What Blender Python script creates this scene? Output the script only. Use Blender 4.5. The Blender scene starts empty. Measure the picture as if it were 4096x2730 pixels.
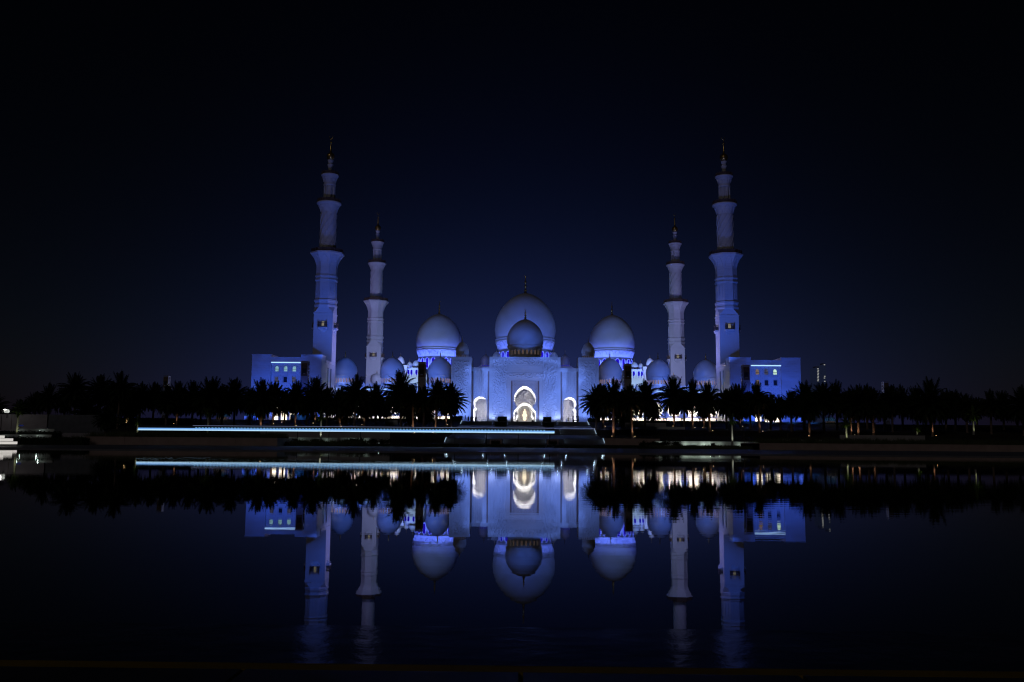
import bpy, bmesh, math, random
from math import sin, cos, pi, radians, sqrt, atan, tan, exp
from mathutils import Vector, Matrix
from mathutils.geometry import tessellate_polygon

random.seed(7)
SC = bpy.context.scene
COL = SC.collection

# ------------------------------------------------------------------ camera
F_PX, CX, CY = 3568.5, 2048.0, 1365.0          # focal length and centre in photo pixels (4096 wide)
PITCH, YAW, ROLL = radians(6.56), radians(0.85), radians(0.45)
cam_d = bpy.data.cameras.new("camera")
cam = bpy.data.objects.new("camera", cam_d)
COL.objects.link(cam)
SC.camera = cam
cam_d.sensor_width = 36.0
cam_d.lens = F_PX / 4096.0 * 36.0
cam_d.clip_start, cam_d.clip_end = 0.1, 9000
cam.location = (0, 0, 1.0)
CAMR = Matrix.Rotation(YAW, 3, 'Z') @ Matrix.Rotation(pi / 2 + PITCH, 3, 'X') @ Matrix.Rotation(ROLL, 3, 'Z')
cam.rotation_euler = CAMR.to_euler()


def at(px, py, Y):
    """world point at depth Y seen at photo pixel (px, py): used once to survey the site"""
    d = CAMR @ Vector(((px - CX) / F_PX, -(py - CY) / F_PX, -1.0))
    return Vector((0, 0, 1.0)) + d * (Y / d.y)


def zz(px, py, Y): return at(px, py, Y).z
def xx(px, py, Y): return at(px, py, Y).x


# ------------------------------------------------------------------ render / colour
SC.render.engine = 'CYCLES'
SC.view_settings.view_transform = 'Standard'
SC.view_settings.look = 'None'
SC.view_settings.exposure = 0.0
SC.view_settings.gamma = 1.0
cy = SC.cycles
cy.use_denoising = True
cy.pixel_filter_type = 'BLACKMAN_HARRIS'
cy.filter_width = 1.15
cy.max_bounces = 6
cy.diffuse_bounces = 3
cy.glossy_bounces = 3
cy.sample_clamp_indirect = 20.0
cy.caustics_reflective = False
cy.caustics_refractive = False

# ------------------------------------------------------------------ world: night sky with the city's light dome
W = bpy.data.worlds.new("World")
SC.world = W
W.use_nodes = True
nt = W.node_tree
bg = nt.nodes['Background']


def wn(t, **k):
    n = nt.nodes.new(t)
    for a, b in k.items(): setattr(n, a, b)
    return n


def wmath(op, a, b=None):
    n = wn('ShaderNodeMath', operation=op)
    for i, v in enumerate((a, b)):
        if v is None: continue
        if isinstance(v, (int, float)): n.inputs[i].default_value = v
        else: nt.links.new(v, n.inputs[i])
    return n.outputs[0]


def wcol(c, fac):
    n = wn('ShaderNodeVectorMath', operation='SCALE')
    n.inputs[0].default_value = c
    nt.links.new(fac, n.inputs['Scale'])
    return n.outputs[0]


def wadd(a, b):
    n = wn('ShaderNodeVectorMath', operation='ADD')
    nt.links.new(a, n.inputs[0]); nt.links.new(b, n.inputs[1])
    return n.outputs[0]


sky = wn('ShaderNodeTexSky', sky_type='NISHITA')
sky.sun_disc = False
sky.sun_elevation = radians(-6)
sky.sun_rotation = 0
tint = wn('ShaderNodeVectorMath', operation='MULTIPLY')
tint.inputs[1].default_value = (0.07, 0.085, 0.125)
nt.links.new(sky.outputs[0], tint.inputs[0])
tc = wn('ShaderNodeTexCoord')
sp = wn('ShaderNodeSeparateXYZ')
nt.links.new(tc.outputs['Generated'], sp.inputs[0])
el = wmath('MAXIMUM', sp.outputs[2], 0.0)
ahead = wmath('GREATER_THAN', sp.outputs[1], 0.0)
az = wmath('DIVIDE', sp.outputs[0], wmath('MAXIMUM', sp.outputs[1], 0.05))
g_az = wmath('EXPONENT', wmath('MULTIPLY', wmath('MULTIPLY', az, az), -1.0 / 0.30 ** 2))
g_el = wmath('EXPONENT', wmath('MULTIPLY', el, -1.0 / 0.088))
glow = wmath('MULTIPLY', wmath('MULTIPLY', g_az, g_el), ahead)
band = wmath('EXPONENT', wmath('MULTIPLY', el, -1.0 / 0.16))
total = wadd(wadd(tint.outputs[0], wcol((0.020, 0.036, 0.190), glow)), wcol((0.0009, 0.0011, 0.0022), band))
nt.links.new(total, bg.inputs[0])
bg.inputs[1].default_value = 1.0

# faint warm fill from behind the viewer, added to lift the dim walls
sun_d = bpy.data.lights.new("ambient_fill", 'SUN')
sun_d.energy = 0.06
sun_d.angle = radians(3)
sun_d.color = (1.0, 0.93, 0.94)
sun = bpy.data.objects.new("ambient_fill", sun_d)
COL.objects.link(sun)
sun.rotation_euler = (radians(62), 0, radians(-25))


# ------------------------------------------------------------------ materials
def new_mat(name):
    m = bpy.data.materials.new(name)
    m.use_nodes = True
    t = m.node_tree
    return m, t, t.nodes['Principled BSDF']


def nd(t, typ, **k):
    n = t.nodes.new(typ)
    for a, b in k.items(): setattr(n, a, b)
    return n


def mth(t, op, a, b=None, c=None):
    n = nd(t, 'ShaderNodeMath', operation=op)
    for i, v in enumerate((a, b, c)):
        if v is None: continue
        if isinstance(v, (int, float)): n.inputs[i].default_value = v
        else: t.links.new(v, n.inputs[i])
    return n.outputs[0]


def coords(t, scale=(1, 1, 1)):
    tc = nd(t, 'ShaderNodeTexCoord')
    mp = nd(t, 'ShaderNodeMapping')
    mp.inputs['Scale'].default_value = scale
    t.links.new(tc.outputs['Object'], mp.inputs[0])
    return mp.outputs[0]


def bump(t, b, h, dist, strength=1.0):
    n = nd(t, 'ShaderNodeBump')
    n.inputs['Distance'].default_value = dist
    n.inputs['Strength'].default_value = strength
    t.links.new(h, n.inputs['Height'])
    t.links.new(n.outputs[0], b.inputs['Normal'])


def noise_mat(name, c0, c1, scale=1.0, rough=0.6, bump_d=0.0, detail=5, stretch=(1, 1, 1), metal=0.0, spec=0.3):
    m, t, b = new_mat(name)
    v = coords(t, stretch)
    n = nd(t, 'ShaderNodeTexNoise')
    n.inputs['Scale'].default_value = scale
    n.inputs['Detail'].default_value = detail
    t.links.new(v, n.inputs['Vector'])
    r = nd(t, 'ShaderNodeValToRGB')
    r.color_ramp.elements[0].position, r.color_ramp.elements[1].position = 0.3, 0.7
    r.color_ramp.elements[0].color = (*c0, 1)
    r.color_ramp.elements[1].color = (*c1, 1)
    t.links.new(n.outputs['Fac'], r.inputs[0])
    t.links.new(r.outputs[0], b.inputs['Base Color'])
    b.inputs['Roughness'].default_value = rough
    b.inputs['Metallic'].default_value = metal
    b.inputs['Specular IOR Level'].default_value = spec
    if bump_d: bump(t, b, n.outputs['Fac'], bump_d)
    return m


def block_height(t, v, bw, bh):
    br = nd(t, 'ShaderNodeTexBrick')
    br.inputs['Scale'].default_value = 1.0
    br.inputs['Brick Width'].default_value = bw
    br.inputs['Row Height'].default_value = bh
    br.inputs['Mortar Size'].default_value = 0.02
    t.links.new(v, br.inputs['Vector'])
    return br.outputs['Fac']


def marble(name, base=(0.76, 0.75, 0.74), joints=True):
    m, t, b = new_mat(name)
    tc = nd(t, 'ShaderNodeTexCoord')
    n = nd(t, 'ShaderNodeTexNoise')
    n.inputs['Scale'].default_value = 0.35
    n.inputs['Detail'].default_value = 6
    t.links.new(tc.outputs['Object'], n.inputs['Vector'])
    mx = nd(t, 'ShaderNodeMixRGB')
    mx.inputs[1].default_value = (*[c * 0.86 for c in base], 1)
    mx.inputs[2].default_value = (*base, 1)
    t.links.new(n.outputs['Fac'], mx.inputs[0])
    t.links.new(mx.outputs[0], b.inputs['Base Color'])
    b.inputs['Roughness'].default_value = 0.45
    b.inputs['Specular IOR Level'].default_value = 0.25
    if joints:
        sp = nd(t, 'ShaderNodeSeparateXYZ')
        t.links.new(tc.outputs['Object'], sp.inputs[0])
        cb = nd(t, 'ShaderNodeCombineXYZ')
        t.links.new(mth(t, 'ADD', sp.outputs[0], sp.outputs[1]), cb.inputs[0])
        t.links.new(sp.outputs[2], cb.inputs[1])
        h = block_height(t, cb.outputs[0], 1.8, 0.9)
        bump(t, b, mth(t, 'MULTIPLY', h, -1), 0.03)
    return m


def carved_marble(name):
    """white marble with curling vines in low relief"""
    m, t, b = new_mat(name)
    tc = nd(t, 'ShaderNodeTexCoord')
    b.inputs['Base Color'].default_value = (0.74, 0.73, 0.73, 1)
    b.inputs['Roughness'].default_value = 0.5
    b.inputs['Specular IOR Level'].default_value = 0.25
    mp = nd(t, 'ShaderNodeMapping')
    mp.inputs['Scale'].default_value = (0.48, 0.0, 0.48)
    t.links.new(tc.outputs['Object'], mp.inputs[0])
    nz = nd(t, 'ShaderNodeTexNoise')
    nz.inputs['Scale'].default_value = 1.3
    t.links.new(mp.outputs[0], nz.inputs['Vector'])
    mixv = nd(t, 'ShaderNodeVectorMath', operation='ADD')
    sc = nd(t, 'ShaderNodeVectorMath', operation='SCALE')
    sc.inputs['Scale'].default_value = 0.55
    t.links.new(nz.outputs['Color'], sc.inputs[0])
    t.links.new(mp.outputs[0], mixv.inputs[0])
    t.links.new(sc.outputs[0], mixv.inputs[1])
    vo = nd(t, 'ShaderNodeTexVoronoi')
    vo.inputs['Scale'].default_value = 1.0
    t.links.new(mixv.outputs[0], vo.inputs['Vector'])
    rel = nd(t, 'ShaderNodeVectorMath', operation='SUBTRACT')
    t.links.new(mixv.outputs[0], rel.inputs[0])
    t.links.new(vo.outputs['Position'], rel.inputs[1])
    sp = nd(t, 'ShaderNodeSeparateXYZ')
    t.links.new(rel.outputs[0], sp.inputs[0])
    ang = mth(t, 'ARCTAN2', sp.outputs[0], sp.outputs[2])
    s = mth(t, 'SINE', mth(t, 'ADD', mth(t, 'MULTIPLY', vo.outputs['Distance'], 17.0), ang))
    s = mth(t, 'POWER', mth(t, 'MAXIMUM', s, 0.0), 0.8)
    fine = nd(t, 'ShaderNodeTexNoise')
    fine.inputs['Scale'].default_value = 3.2
    t.links.new(tc.outputs['Object'], fine.inputs['Vector'])
    bump(t, b, mth(t, 'ADD', s, mth(t, 'MULTIPLY', fine.outputs['Fac'], 0.15)), 0.13)
    return m


def diamond_mat(name, base, dark, cell, rough=0.5):
    """square lattice of small dark inlays turned by 45 degrees"""
    m, t, b = new_mat(name)
    tc = nd(t, 'ShaderNodeTexCoord')
    sp = nd(t, 'ShaderNodeSeparateXYZ')
    t.links.new(tc.outputs['Object'], sp.inputs[0])
    u = mth(t, 'DIVIDE', mth(t, 'ADD', sp.outputs[0], sp.outputs[2]), cell)
    v = mth(t, 'DIVIDE', mth(t, 'SUBTRACT', sp.outputs[0], sp.outputs[2]), cell)
    du = mth(t, 'ABSOLUTE', mth(t, 'SUBTRACT', mth(t, 'FRACT', u), 0.5))
    dv = mth(t, 'ABSOLUTE', mth(t, 'SUBTRACT', mth(t, 'FRACT', v), 0.5))
    dot = mth(t, 'LESS_THAN', mth(t, 'MAXIMUM', du, dv), 0.17)
    line = mth(t, 'LESS_THAN', mth(t, 'MINIMUM', mth(t, 'SUBTRACT', 0.5, du), mth(t, 'SUBTRACT', 0.5, dv)), 0.025)
    f = mth(t, 'MINIMUM', mth(t, 'ADD', dot, mth(t, 'MULTIPLY', line, 0.5)), 1.0)
    mx = nd(t, 'ShaderNodeMixRGB')
    mx.inputs[1].default_value = (*base, 1)
    mx.inputs[2].default_value = (*dark, 1)
    t.links.new(f, mx.inputs[0])
    t.links.new(mx.outputs[0], b.inputs['Base Color'])
    b.inputs['Roughness'].default_value = rough
    bump(t, b, mth(t, 'MULTIPLY', f, -1), 0.03)
    return m


def emit(name, col, strength, pattern=None):
    m = bpy.data.materials.new(name)
    m.use_nodes = True
    t = m.node_tree
    t.nodes.clear()
    out = nd(t, 'ShaderNodeOutputMaterial')
    e = nd(t, 'ShaderNodeEmission')
    e.inputs[0].default_value = (*col, 1)
    e.inputs[1].default_value = strength
    if pattern == 'lattice':
        v = coords(t, (1, 1, 1))
        vo = nd(t, 'ShaderNodeTexVoronoi', feature='DISTANCE_TO_EDGE')
        vo.inputs['Scale'].default_value = 1.6
        t.links.new(v, vo.inputs['Vector'])
        f = mth(t, 'GREATER_THAN', vo.outputs['Distance'], 0.09)
        t.links.new(mth(t, 'MULTIPLY', mth(t, 'ADD', mth(t, 'MULTIPLY', f, 0.75), 0.25), strength), e.inputs[1])
    if pattern == 'room':
        v = coords(t, (0.8, 0.8, 0.35))
        n = nd(t, 'ShaderNodeTexNoise')
        n.inputs['Scale'].default_value = 1.4
        t.links.new(v, n.inputs['Vector'])
        t.links.new(mth(t, 'MULTIPLY', mth(t, 'ADD', mth(t, 'MULTIPLY', n.outputs['Fac'], 1.5), 0.25), strength), e.inputs[1])
    t.links.new(e.outputs[0], out.inputs[0])
    return m


M = {}
M['marble'] = marble('white_marble')
M['dome'] = marble('dome_marble', (0.74, 0.74, 0.75), False)
M['dome'].node_tree.nodes['Principled BSDF'].inputs['Roughness'].default_value = 0.38
M['tower'] = marble('minaret_marble', (0.72, 0.70, 0.69))
M['carved'] = carved_marble('carved_marble')
M['tile'] = diamond_mat('faintly_gridded_marble', (0.75, 0.74, 0.73), (0.58, 0.57, 0.58), 1.5)
M['inlay'] = diamond_mat('inlaid_marble', (0.62, 0.58, 0.56), (0.12, 0.08, 0.07), 0.95)
M['edging'] = noise_mat('brown_stone_edging', (0.26, 0.19, 0.17), (0.36, 0.27, 0.24), 1.5)
M['gold'] = noise_mat('gold_mosaic', (0.55, 0.33, 0.09), (0.80, 0.52, 0.16), 3.0, 0.28, 0.0, metal=0.9)
M['capital'] = noise_mat('gilded_capital', (0.62, 0.36, 0.07), (0.85, 0.55, 0.15), 4.0, 0.45)
M['bronze'] = noise_mat('bronze_railing', (0.07, 0.045, 0.035), (0.14, 0.09, 0.06), 3.0, 0.5)
M['pylon'] = noise_mat('dark_brown_stone', (0.36, 0.33, 0.36), (0.44, 0.40, 0.44), 0.8, 0.6, 0.02)
M['pylon_edge'] = noise_mat('riveted_bronze', (0.12, 0.075, 0.05), (0.2, 0.13, 0.08), 2.5, 0.45, 0.03)
M['dark'] = noise_mat('dark_metal', (0.02, 0.02, 0.022), (0.04, 0.04, 0.042), 3, 0.5)
M['water_b'] = noise_mat('pool_floor', (0.004, 0.005, 0.008), (0.008, 0.009, 0.013), 0.4, 0.5)
M['paving'] = noise_mat('grey_granite_paving', (0.18, 0.175, 0.19), (0.25, 0.24, 0.26), 0.6, 0.46, 0.004, spec=0.42)
M['wet'] = noise_mat('wet_black_granite', (0.008, 0.008, 0.010), (0.014, 0.014, 0.016), 2.5, 0.11, 0.006, spec=0.08)
M['coping'] = noise_mat('ochre_stone_coping', (0.26, 0.17, 0.015), (0.36, 0.235, 0.02), 2.0, 0.7, spec=0.05)
M['kerb'] = noise_mat('dark_granite', (0.03, 0.03, 0.035), (0.055, 0.055, 0.06), 2.5, 0.5, 0.01)
M['ground'] = noise_mat('dark_earth', (0.020, 0.018, 0.014), (0.045, 0.04, 0.03), 0.15, 0.9, 0.05)
M['asphalt'] = noise_mat('asphalt', (0.04, 0.04, 0.042), (0.06, 0.06, 0.062), 2.0, 0.75)
M['brown_wall'] = noise_mat('brown_stone_wall', (0.43, 0.31, 0.27), (0.52, 0.38, 0.33), 0.7, 0.8)
M['grey_wall'] = noise_mat('pale_render_wall', (0.42, 0.38, 0.38), (0.5, 0.46, 0.45), 0.3, 0.85)
M['white_wall'] = noise_mat('white_rendered_wall', (0.62, 0.63, 0.62), (0.7, 0.7, 0.69), 0.5, 0.8)
M['stair'] = noise_mat('grey_stone_steps', (0.13, 0.135, 0.155), (0.18, 0.185, 0.21), 0.8, 0.6)
M['hedge'] = noise_mat('clipped_hedge_leaves', (0.012, 0.022, 0.008), (0.03, 0.05, 0.016), 6.0, 0.8, 0.15)
M['grass'] = noise_mat('grass_blades', (0.045, 0.06, 0.02), (0.10, 0.115, 0.05), 0.6, 0.7)
M['frond'] = noise_mat('palm_frond', (0.010, 0.019, 0.007), (0.026, 0.042, 0.014), 1.2, 0.6)
M['frond2'] = noise_mat('young_palm_frond', (0.06, 0.11, 0.02), (0.11, 0.16, 0.035), 2.0, 0.5)
M['dry'] = noise_mat('dry_frond', (0.03, 0.021, 0.013), (0.05, 0.035, 0.02), 1.2, 0.8)
M['pale_bark'] = noise_mat('pale_bark', (0.36, 0.34, 0.30), (0.52, 0.50, 0.45), 1.2, 0.8, 0.03, stretch=(1, 1, 5))
M['cloth_w'] = noise_mat('pale_robe', (0.5, 0.5, 0.5), (0.6, 0.6, 0.6), 3, 0.9)
M['cloth_d'] = noise_mat('dark_clothes', (0.015, 0.015, 0.02), (0.03, 0.03, 0.035), 3, 0.9)
M['hair'] = noise_mat('dark_hair', (0.01, 0.008, 0.006), (0.02, 0.016, 0.012), 8, 0.6)
M['hazed_concrete'] = noise_mat('haze_tinted_concrete', (0.30, 0.34, 0.55), (0.36, 0.40, 0.62), 0.05, 0.8)  # pale blue of distance haze is put into this base colour
M['tinted'] = noise_mat('dark_window_glass', (0.03, 0.035, 0.05), (0.06, 0.07, 0.09), 0.6, 0.1, spec=0.5)
# things that give off light
M['blue_win'] = emit('deep_blue_lit_glass', (0.028, 0.012, 0.80), 1.0, 'lattice')
M['warm_win'] = emit('amber_lit_glass', (0.46, 0.30, 0.29), 0.65, 'room')
M['dim_win'] = emit('dim_amber_glass', (0.20, 0.14, 0.12), 0.75, 'room')
M['drum_win'] = emit('faint_amber_drum_glass', (0.16, 0.11, 0.09), 0.55, 'room')
M['cyan_win'] = emit('pale_cyan_lit_glass', (0.28, 0.55, 0.66), 0.7, 'room')
M['grey_win'] = emit('dim_grey_lit_glass', (0.055, 0.06, 0.12), 0.8, 'room')
M['mint_win'] = emit('pale_green_lit_glass', (0.55, 0.80, 0.66), 1.0, 'room')
M['door_win'] = emit('yellow_lit_door_glass', (0.55, 0.50, 0.36), 0.7)
M['hall'] = emit('bright_hall_light', (1.0, 0.86, 0.66), 2.2, 'room')
M['screen'] = emit('backlit_glass_screen', (0.55, 0.53, 0.51), 0.55, 'room')
M['chand'] = emit('chandelier_crystal', (1.0, 0.86, 0.62), 1.3)
M['cove'] = emit('blue_white_cove_light', (0.36, 0.60, 1.0), 1.5)
M['strip'] = emit('pale_blue_light_trail', (0.18, 0.41, 0.85), 1.0)
M['strip_dot'] = emit('dotted_light_trail', (0.14, 0.34, 0.56), 0.9)
M['strip_hi'] = emit('white_blue_light_trail', (0.50, 0.78, 1.0), 1.0)
M['strip_lo'] = emit('dim_light_trail', (0.30, 0.36, 0.62), 0.55)
M['step_led'] = emit('step_light_lens', (0.60, 0.80, 1.0), 1.2)
M['lamp_w'] = emit('white_lamp_lens', (1.0, 0.97, 0.9), 6.0)
M['lamp_a'] = emit('amber_lamp_lens', (1.0, 0.66, 0.30), 5.0)
M['lamp_g'] = emit('greenish_lamp_lens', (0.80, 1.0, 0.82), 3.0)
M['uplight'] = emit('white_floodlight_lens', (0.62, 0.76, 1.0), 1.6)
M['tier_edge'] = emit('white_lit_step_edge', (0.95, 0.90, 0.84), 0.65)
M['city_win'] = emit('lit_office_windows', (0.85, 0.85, 0.80), 0.35)
M['far_facade_glow'] = emit('sky_matched_far_facade', (0.0066, 0.0094, 0.024), 1.0, 'room')  # even glow added so the far towers match the sky behind
M['blue_glow'] = emit('dim_blue_glass', (0.03, 0.10, 0.22), 0.35, 'room')


def trunk_mat():
    m, t, b = new_mat('palm_trunk_scars')
    tc = nd(t, 'ShaderNodeTexCoord')
    sp = nd(t, 'ShaderNodeSeparateXYZ')
    t.links.new(tc.outputs['Object'], sp.inputs[0])
    an = mth(t, 'ARCTAN2', sp.outputs[0], sp.outputs[1])
    a = mth(t, 'MULTIPLY', an, 7 / (2 * pi))
    z = mth(t, 'MULTIPLY', sp.outputs[2], 16.0)
    u = mth(t, 'ABSOLUTE', mth(t, 'SUBTRACT', mth(t, 'FRACT', mth(t, 'ADD', z, a)), 0.5))
    v = mth(t, 'ABSOLUTE', mth(t, 'SUBTRACT', mth(t, 'FRACT', mth(t, 'SUBTRACT', z, a)), 0.5))
    f = mth(t, 'MAXIMUM', u, v)
    r = nd(t, 'ShaderNodeValToRGB')
    r.color_ramp.elements[0].position, r.color_ramp.elements[1].position = 0.30, 0.42
    r.color_ramp.elements[0].color = (0.36, 0.25, 0.19, 1)
    r.color_ramp.elements[1].color = (0.035, 0.024, 0.018, 1)
    t.links.new(f, r.inputs[0])
    t.links.new(r.outputs[0], b.inputs['Base Color'])
    b.inputs['Roughness'].default_value = 0.85
    return m


M['trunk'] = trunk_mat()


def water_mat():
    m, t, b = new_mat('still_pool_water')
    b.inputs['Base Color'].default_value = (0.002, 0.003, 0.005, 1)
    b.inputs['Roughness'].default_value = 0.010
    b.inputs['IOR'].default_value = 1.22
    v = coords(t, (0.5, 2.2, 1))
    n = nd(t, 'ShaderNodeTexNoise')
    n.inputs['Scale'].default_value = 1.6
    n.inputs['Detail'].default_value = 3
    t.links.new(v, n.inputs['Vector'])
    v2 = coords(t, (0.03, 0.05, 1))
    n2 = nd(t, 'ShaderNodeTexNoise')
    n2.inputs['Scale'].default_value = 1.0
    n2.inputs['Detail'].default_value = 2
    t.links.new(v2, n2.inputs['Vector'])
    calm = mth(t, 'MULTIPLY', mth(t, 'MAXIMUM', mth(t, 'SUBTRACT', n2.outputs['Fac'], 0.38), 0.04), 0.006)
    bump(t, b, mth(t, 'MULTIPLY', n.outputs['Fac'], calm), 1.0)
    return m


M['water'] = water_mat()


# ------------------------------------------------------------------ mesh helpers
class MB:
    def __init__(self):
        self.v, self.f, self.mi, self.sm, self.mats = [], [], [], [], []

    def _m(self, mat):
        if mat not in self.mats: self.mats.append(mat)
        return self.mats.index(mat)

    def add(self, verts, faces, mat, smooth=False):
        o = len(self.v)
        k = self._m(mat)
        self.v += [tuple(p) for p in verts]
        for f in faces:
            self.f.append(tuple(o + i for i in f))
            self.mi.append(k)
            self.sm.append(smooth)
        return self

    def box(self, x0, x1, y0, y1, z0, z1, mat):
        vs = [(x, y, z) for z in (z0, z1) for y in (y0, y1) for x in (x0, x1)]
        fs = [(0, 2, 3, 1), (4, 5, 7, 6), (0, 1, 5, 4), (2, 6, 7, 3), (0, 4, 6, 2), (1, 3, 7, 5)]
        return self.add(vs, fs, mat)

    def lathe(self, prof, n, mat, cx=0, cy=0, rot=0.0, smooth=True, cap=True):
        vs, fs = [], []
        for r, z in prof:
            for i in range(n):
                a = rot + 2 * pi * i / n
                vs.append((cx + r * sin(a), cy - r * cos(a), z))
        for j in range(len(prof) - 1):
            for i in range(n):
                k = (i + 1) % n
                fs.append((j * n + i, j * n + k, (j + 1) * n + k, (j + 1) * n + i))
        self.add(vs, fs, mat, smooth)
        if cap:
            m = len(prof) - 1
            self.add([vs[m * n + i] for i in range(n)], [tuple(range(n))], mat)
        return self

    def plate(self, outer, holes, y0, y1, mat, hole_mat=None, back=True):
        """x-z polygon with holes, extruded from y0 (front) to y1"""
        loops = [[Vector((x, z, 0)) for x, z in outer]] + [[Vector((x, z, 0)) for x, z in h] for h in holes]
        flat = [p for l in loops for p in l]
        tris = tessellate_polygon(loops)
        fv = [(p.x, y0, p.y) for p in flat]
        self.add(fv, [tuple(t) for t in tris], mat)
        if back:
            self.add([(p.x, y1, p.y) for p in flat], [tuple(t) for t in tris], mat)
        for li, l in enumerate(loops):
            n = len(l)
            vs = [(p.x, y0, p.y) for p in l] + [(p.x, y1, p.y) for p in l]
            fs = [(i, (i + 1) % n, n + (i + 1) % n, n + i) for i in range(n)]
            self.add(vs, fs, mat if li == 0 else (hole_mat or mat))
        return self

    def tube(self, pts, rad, mat, n=6, smooth=True):
        rad = rad if isinstance(rad, (list, tuple)) else [rad] * len(pts)
        pts = [Vector(p) for p in pts]
        vs, fs = [], []
        for i, p in enumerate(pts):
            d = (pts[min(i + 1, len(pts) - 1)] - pts[max(i - 1, 0)]).normalized()
            a = d.cross(Vector((0, 1, 0)) if abs(d.y) < 0.9 else Vector((1, 0, 0))).normalized()
            b = d.cross(a)
            for k in range(n):
                t = 2 * pi * k / n
                vs.append(p + a * (rad[i] * cos(t)) + b * (rad[i] * sin(t)))
        for i in range(len(pts) - 1):
            for k in range(n):
                fs.append((i * n + k, i * n + (k + 1) % n, (i + 1) * n + (k + 1) % n, (i + 1) * n + k))
        return self.add(vs, fs, mat, smooth)

    def mesh(self, name):
        me = bpy.data.meshes.new(name)
        me.from_pydata(self.v, [], self.f)
        for m in self.mats: me.materials.append(m)
        me.polygons.foreach_set('material_index', self.mi)
        me.polygons.foreach_set('use_smooth', self.sm)
        me.update()
        return me

    def build(self, name, parent=None, loc=None):
        o = bpy.data.objects.new(name, self.mesh(name))
        COL.objects.link(o)
        if parent: o.parent = parent
        if loc: o.location = loc
        return o


def tag(o, label=None, cat=None, group=None, kind=None):
    if label: o['label'] = label
    if cat: o['category'] = cat
    if group: o['group'] = group
    if kind: o['kind'] = kind
    return o


def empty(name, loc=(0, 0, 0), rz=0.0):
    o = bpy.data.objects.new(name, None)
    COL.objects.link(o)
    o.location = loc
    o.rotation_euler = (0, 0, rz)
    return o


def inst(name, me, parent=None, loc=(0, 0, 0), rz=0.0, scale=None):
    o = bpy.data.objects.new(name, me)
    COL.objects.link(o)
    if parent: o.parent = parent
    o.location = loc
    o.rotation_euler = (0, 0, rz)
    if scale: o.scale = scale
    return o


def copy_tree(o, parent=None):
    c = o.copy()
    COL.objects.link(c)
    if parent:
        c.parent = parent
    for ch in list(o.children):
        copy_tree(ch, c)
    return c


def aim(o, tgt):
    d = Vector(tgt) - o.location
    o.rotation_euler = d.to_track_quat('-Z', 'Y').to_euler()


def gobo(l, scale, lo, hi):
    """cloud slide in the projector: breaks the beam up softly"""
    l.use_nodes = True
    t = l.node_tree
    e = t.nodes['Emission']
    tc = nd(t, 'ShaderNodeTexCoord')
    mp = nd(t, 'ShaderNodeMapping')
    mp.inputs['Scale'].default_value = (scale, scale * 2.6, scale)
    t.links.new(tc.outputs['Normal'], mp.inputs[0])
    n = nd(t, 'ShaderNodeTexNoise')
    n.inputs['Scale'].default_value = 1.0
    n.inputs['Detail'].default_value = 4
    t.links.new(mp.outputs[0], n.inputs['Vector'])
    mr = nd(t, 'ShaderNodeMapRange')
    mr.inputs[1].default_value, mr.inputs[2].default_value = 0.32, 0.68
    mr.inputs[3].default_value, mr.inputs[4].default_value = lo, hi
    t.links.new(n.outputs['Fac'], mr.inputs[0])
    t.links.new(mr.outputs[0], e.inputs['Strength'])


def spot(name, loc, tgt, col, power, size, blend=0.8, radius=0.4, clouds=None):
    l = bpy.data.lights.new(name, 'SPOT')
    l.color = col
    l.energy = power
    l.spot_size = radians(size)
    l.spot_blend = blend
    l.shadow_soft_size = radius
    o = bpy.data.objects.new(name, l)
    COL.objects.link(o)
    o.location = loc
    aim(o, tgt)
    if clouds: gobo(l, *clouds)
    return o


def area(name, loc, tgt, col, power, sx, sy, spread=180):
    l = bpy.data.lights.new(name, 'AREA')
    l.shape = 'RECTANGLE'
    l.size, l.size_y = sx, sy
    l.color = col
    l.energy = power
    l.spread = radians(spread)
    o = bpy.data.objects.new(name, l)
    COL.objects.link(o)
    o.location = loc
    aim(o, tgt)
    return o


def point(name, loc, col, power, r=0.15):
    l = bpy.data.lights.new(name, 'POINT')
    l.color = col
    l.energy = power
    l.shadow_soft_size = r
    o = bpy.data.objects.new(name, l)
    COL.objects.link(o)
    o.location = loc
    return o


def arch(cx, z0, zc, R, neck, jamb, top_k=1.12, n=28):
    """horseshoe arch outline: jambs from z0, pinched neck, round head with a slight point"""
    pts = [(cx + jamb, z0)]
    a0 = math.acos(min(1, neck / R))
    zn = zc - R * sin(a0)
    if jamb > neck + 0.01:
        pts += [(cx + jamb, zn - (jamb - neck) * 1.3), (cx + neck + (jamb - neck) * 0.5, zn - (jamb - neck) * 0.7), (cx + neck, zn - 0.1)]
    for i in range(n + 1):
        a = -a0 + (pi + 2 * a0) * i / n
        s = sin(a)
        pts.append((cx + R * cos(a), zc + R * s * (1 + (top_k - 1) * max(0, s) ** 3)))
    if jamb > neck + 0.01:
        pts += [(cx - neck, zn - 0.1), (cx - neck - (jamb - neck) * 0.5, zn - (jamb - neck) * 0.7), (cx - jamb, zn - (jamb - neck) * 1.3)]
    pts.append((cx - jamb, z0))
    return pts


def pointed(cx, z0, z1, hw, n=8):
    """plain arched window outline"""
    zc = z1 - hw * 1.25
    pts = [(cx + hw, z0)]
    for i in range(n + 1):
        a = pi * i / n
        pts.append((cx + hw * cos(a), zc + hw * 1.25 * sin(a)))
    pts.append((cx - hw, z0))
    return pts


def rect(x0, x1, z0, z1): return [(x1, z0), (x1, z1), (x0, z1), (x0, z0)]


# ------------------------------------------------------------------ terrain
PROF = [(95, 0.10), (164, 0.26), (190, 0.55), (234, 0.9), (240, 2.24), (262, 3.6), (270, 5.35), (291, 6.83), (299.5, 8.34), (302, 8.4)]


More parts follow.
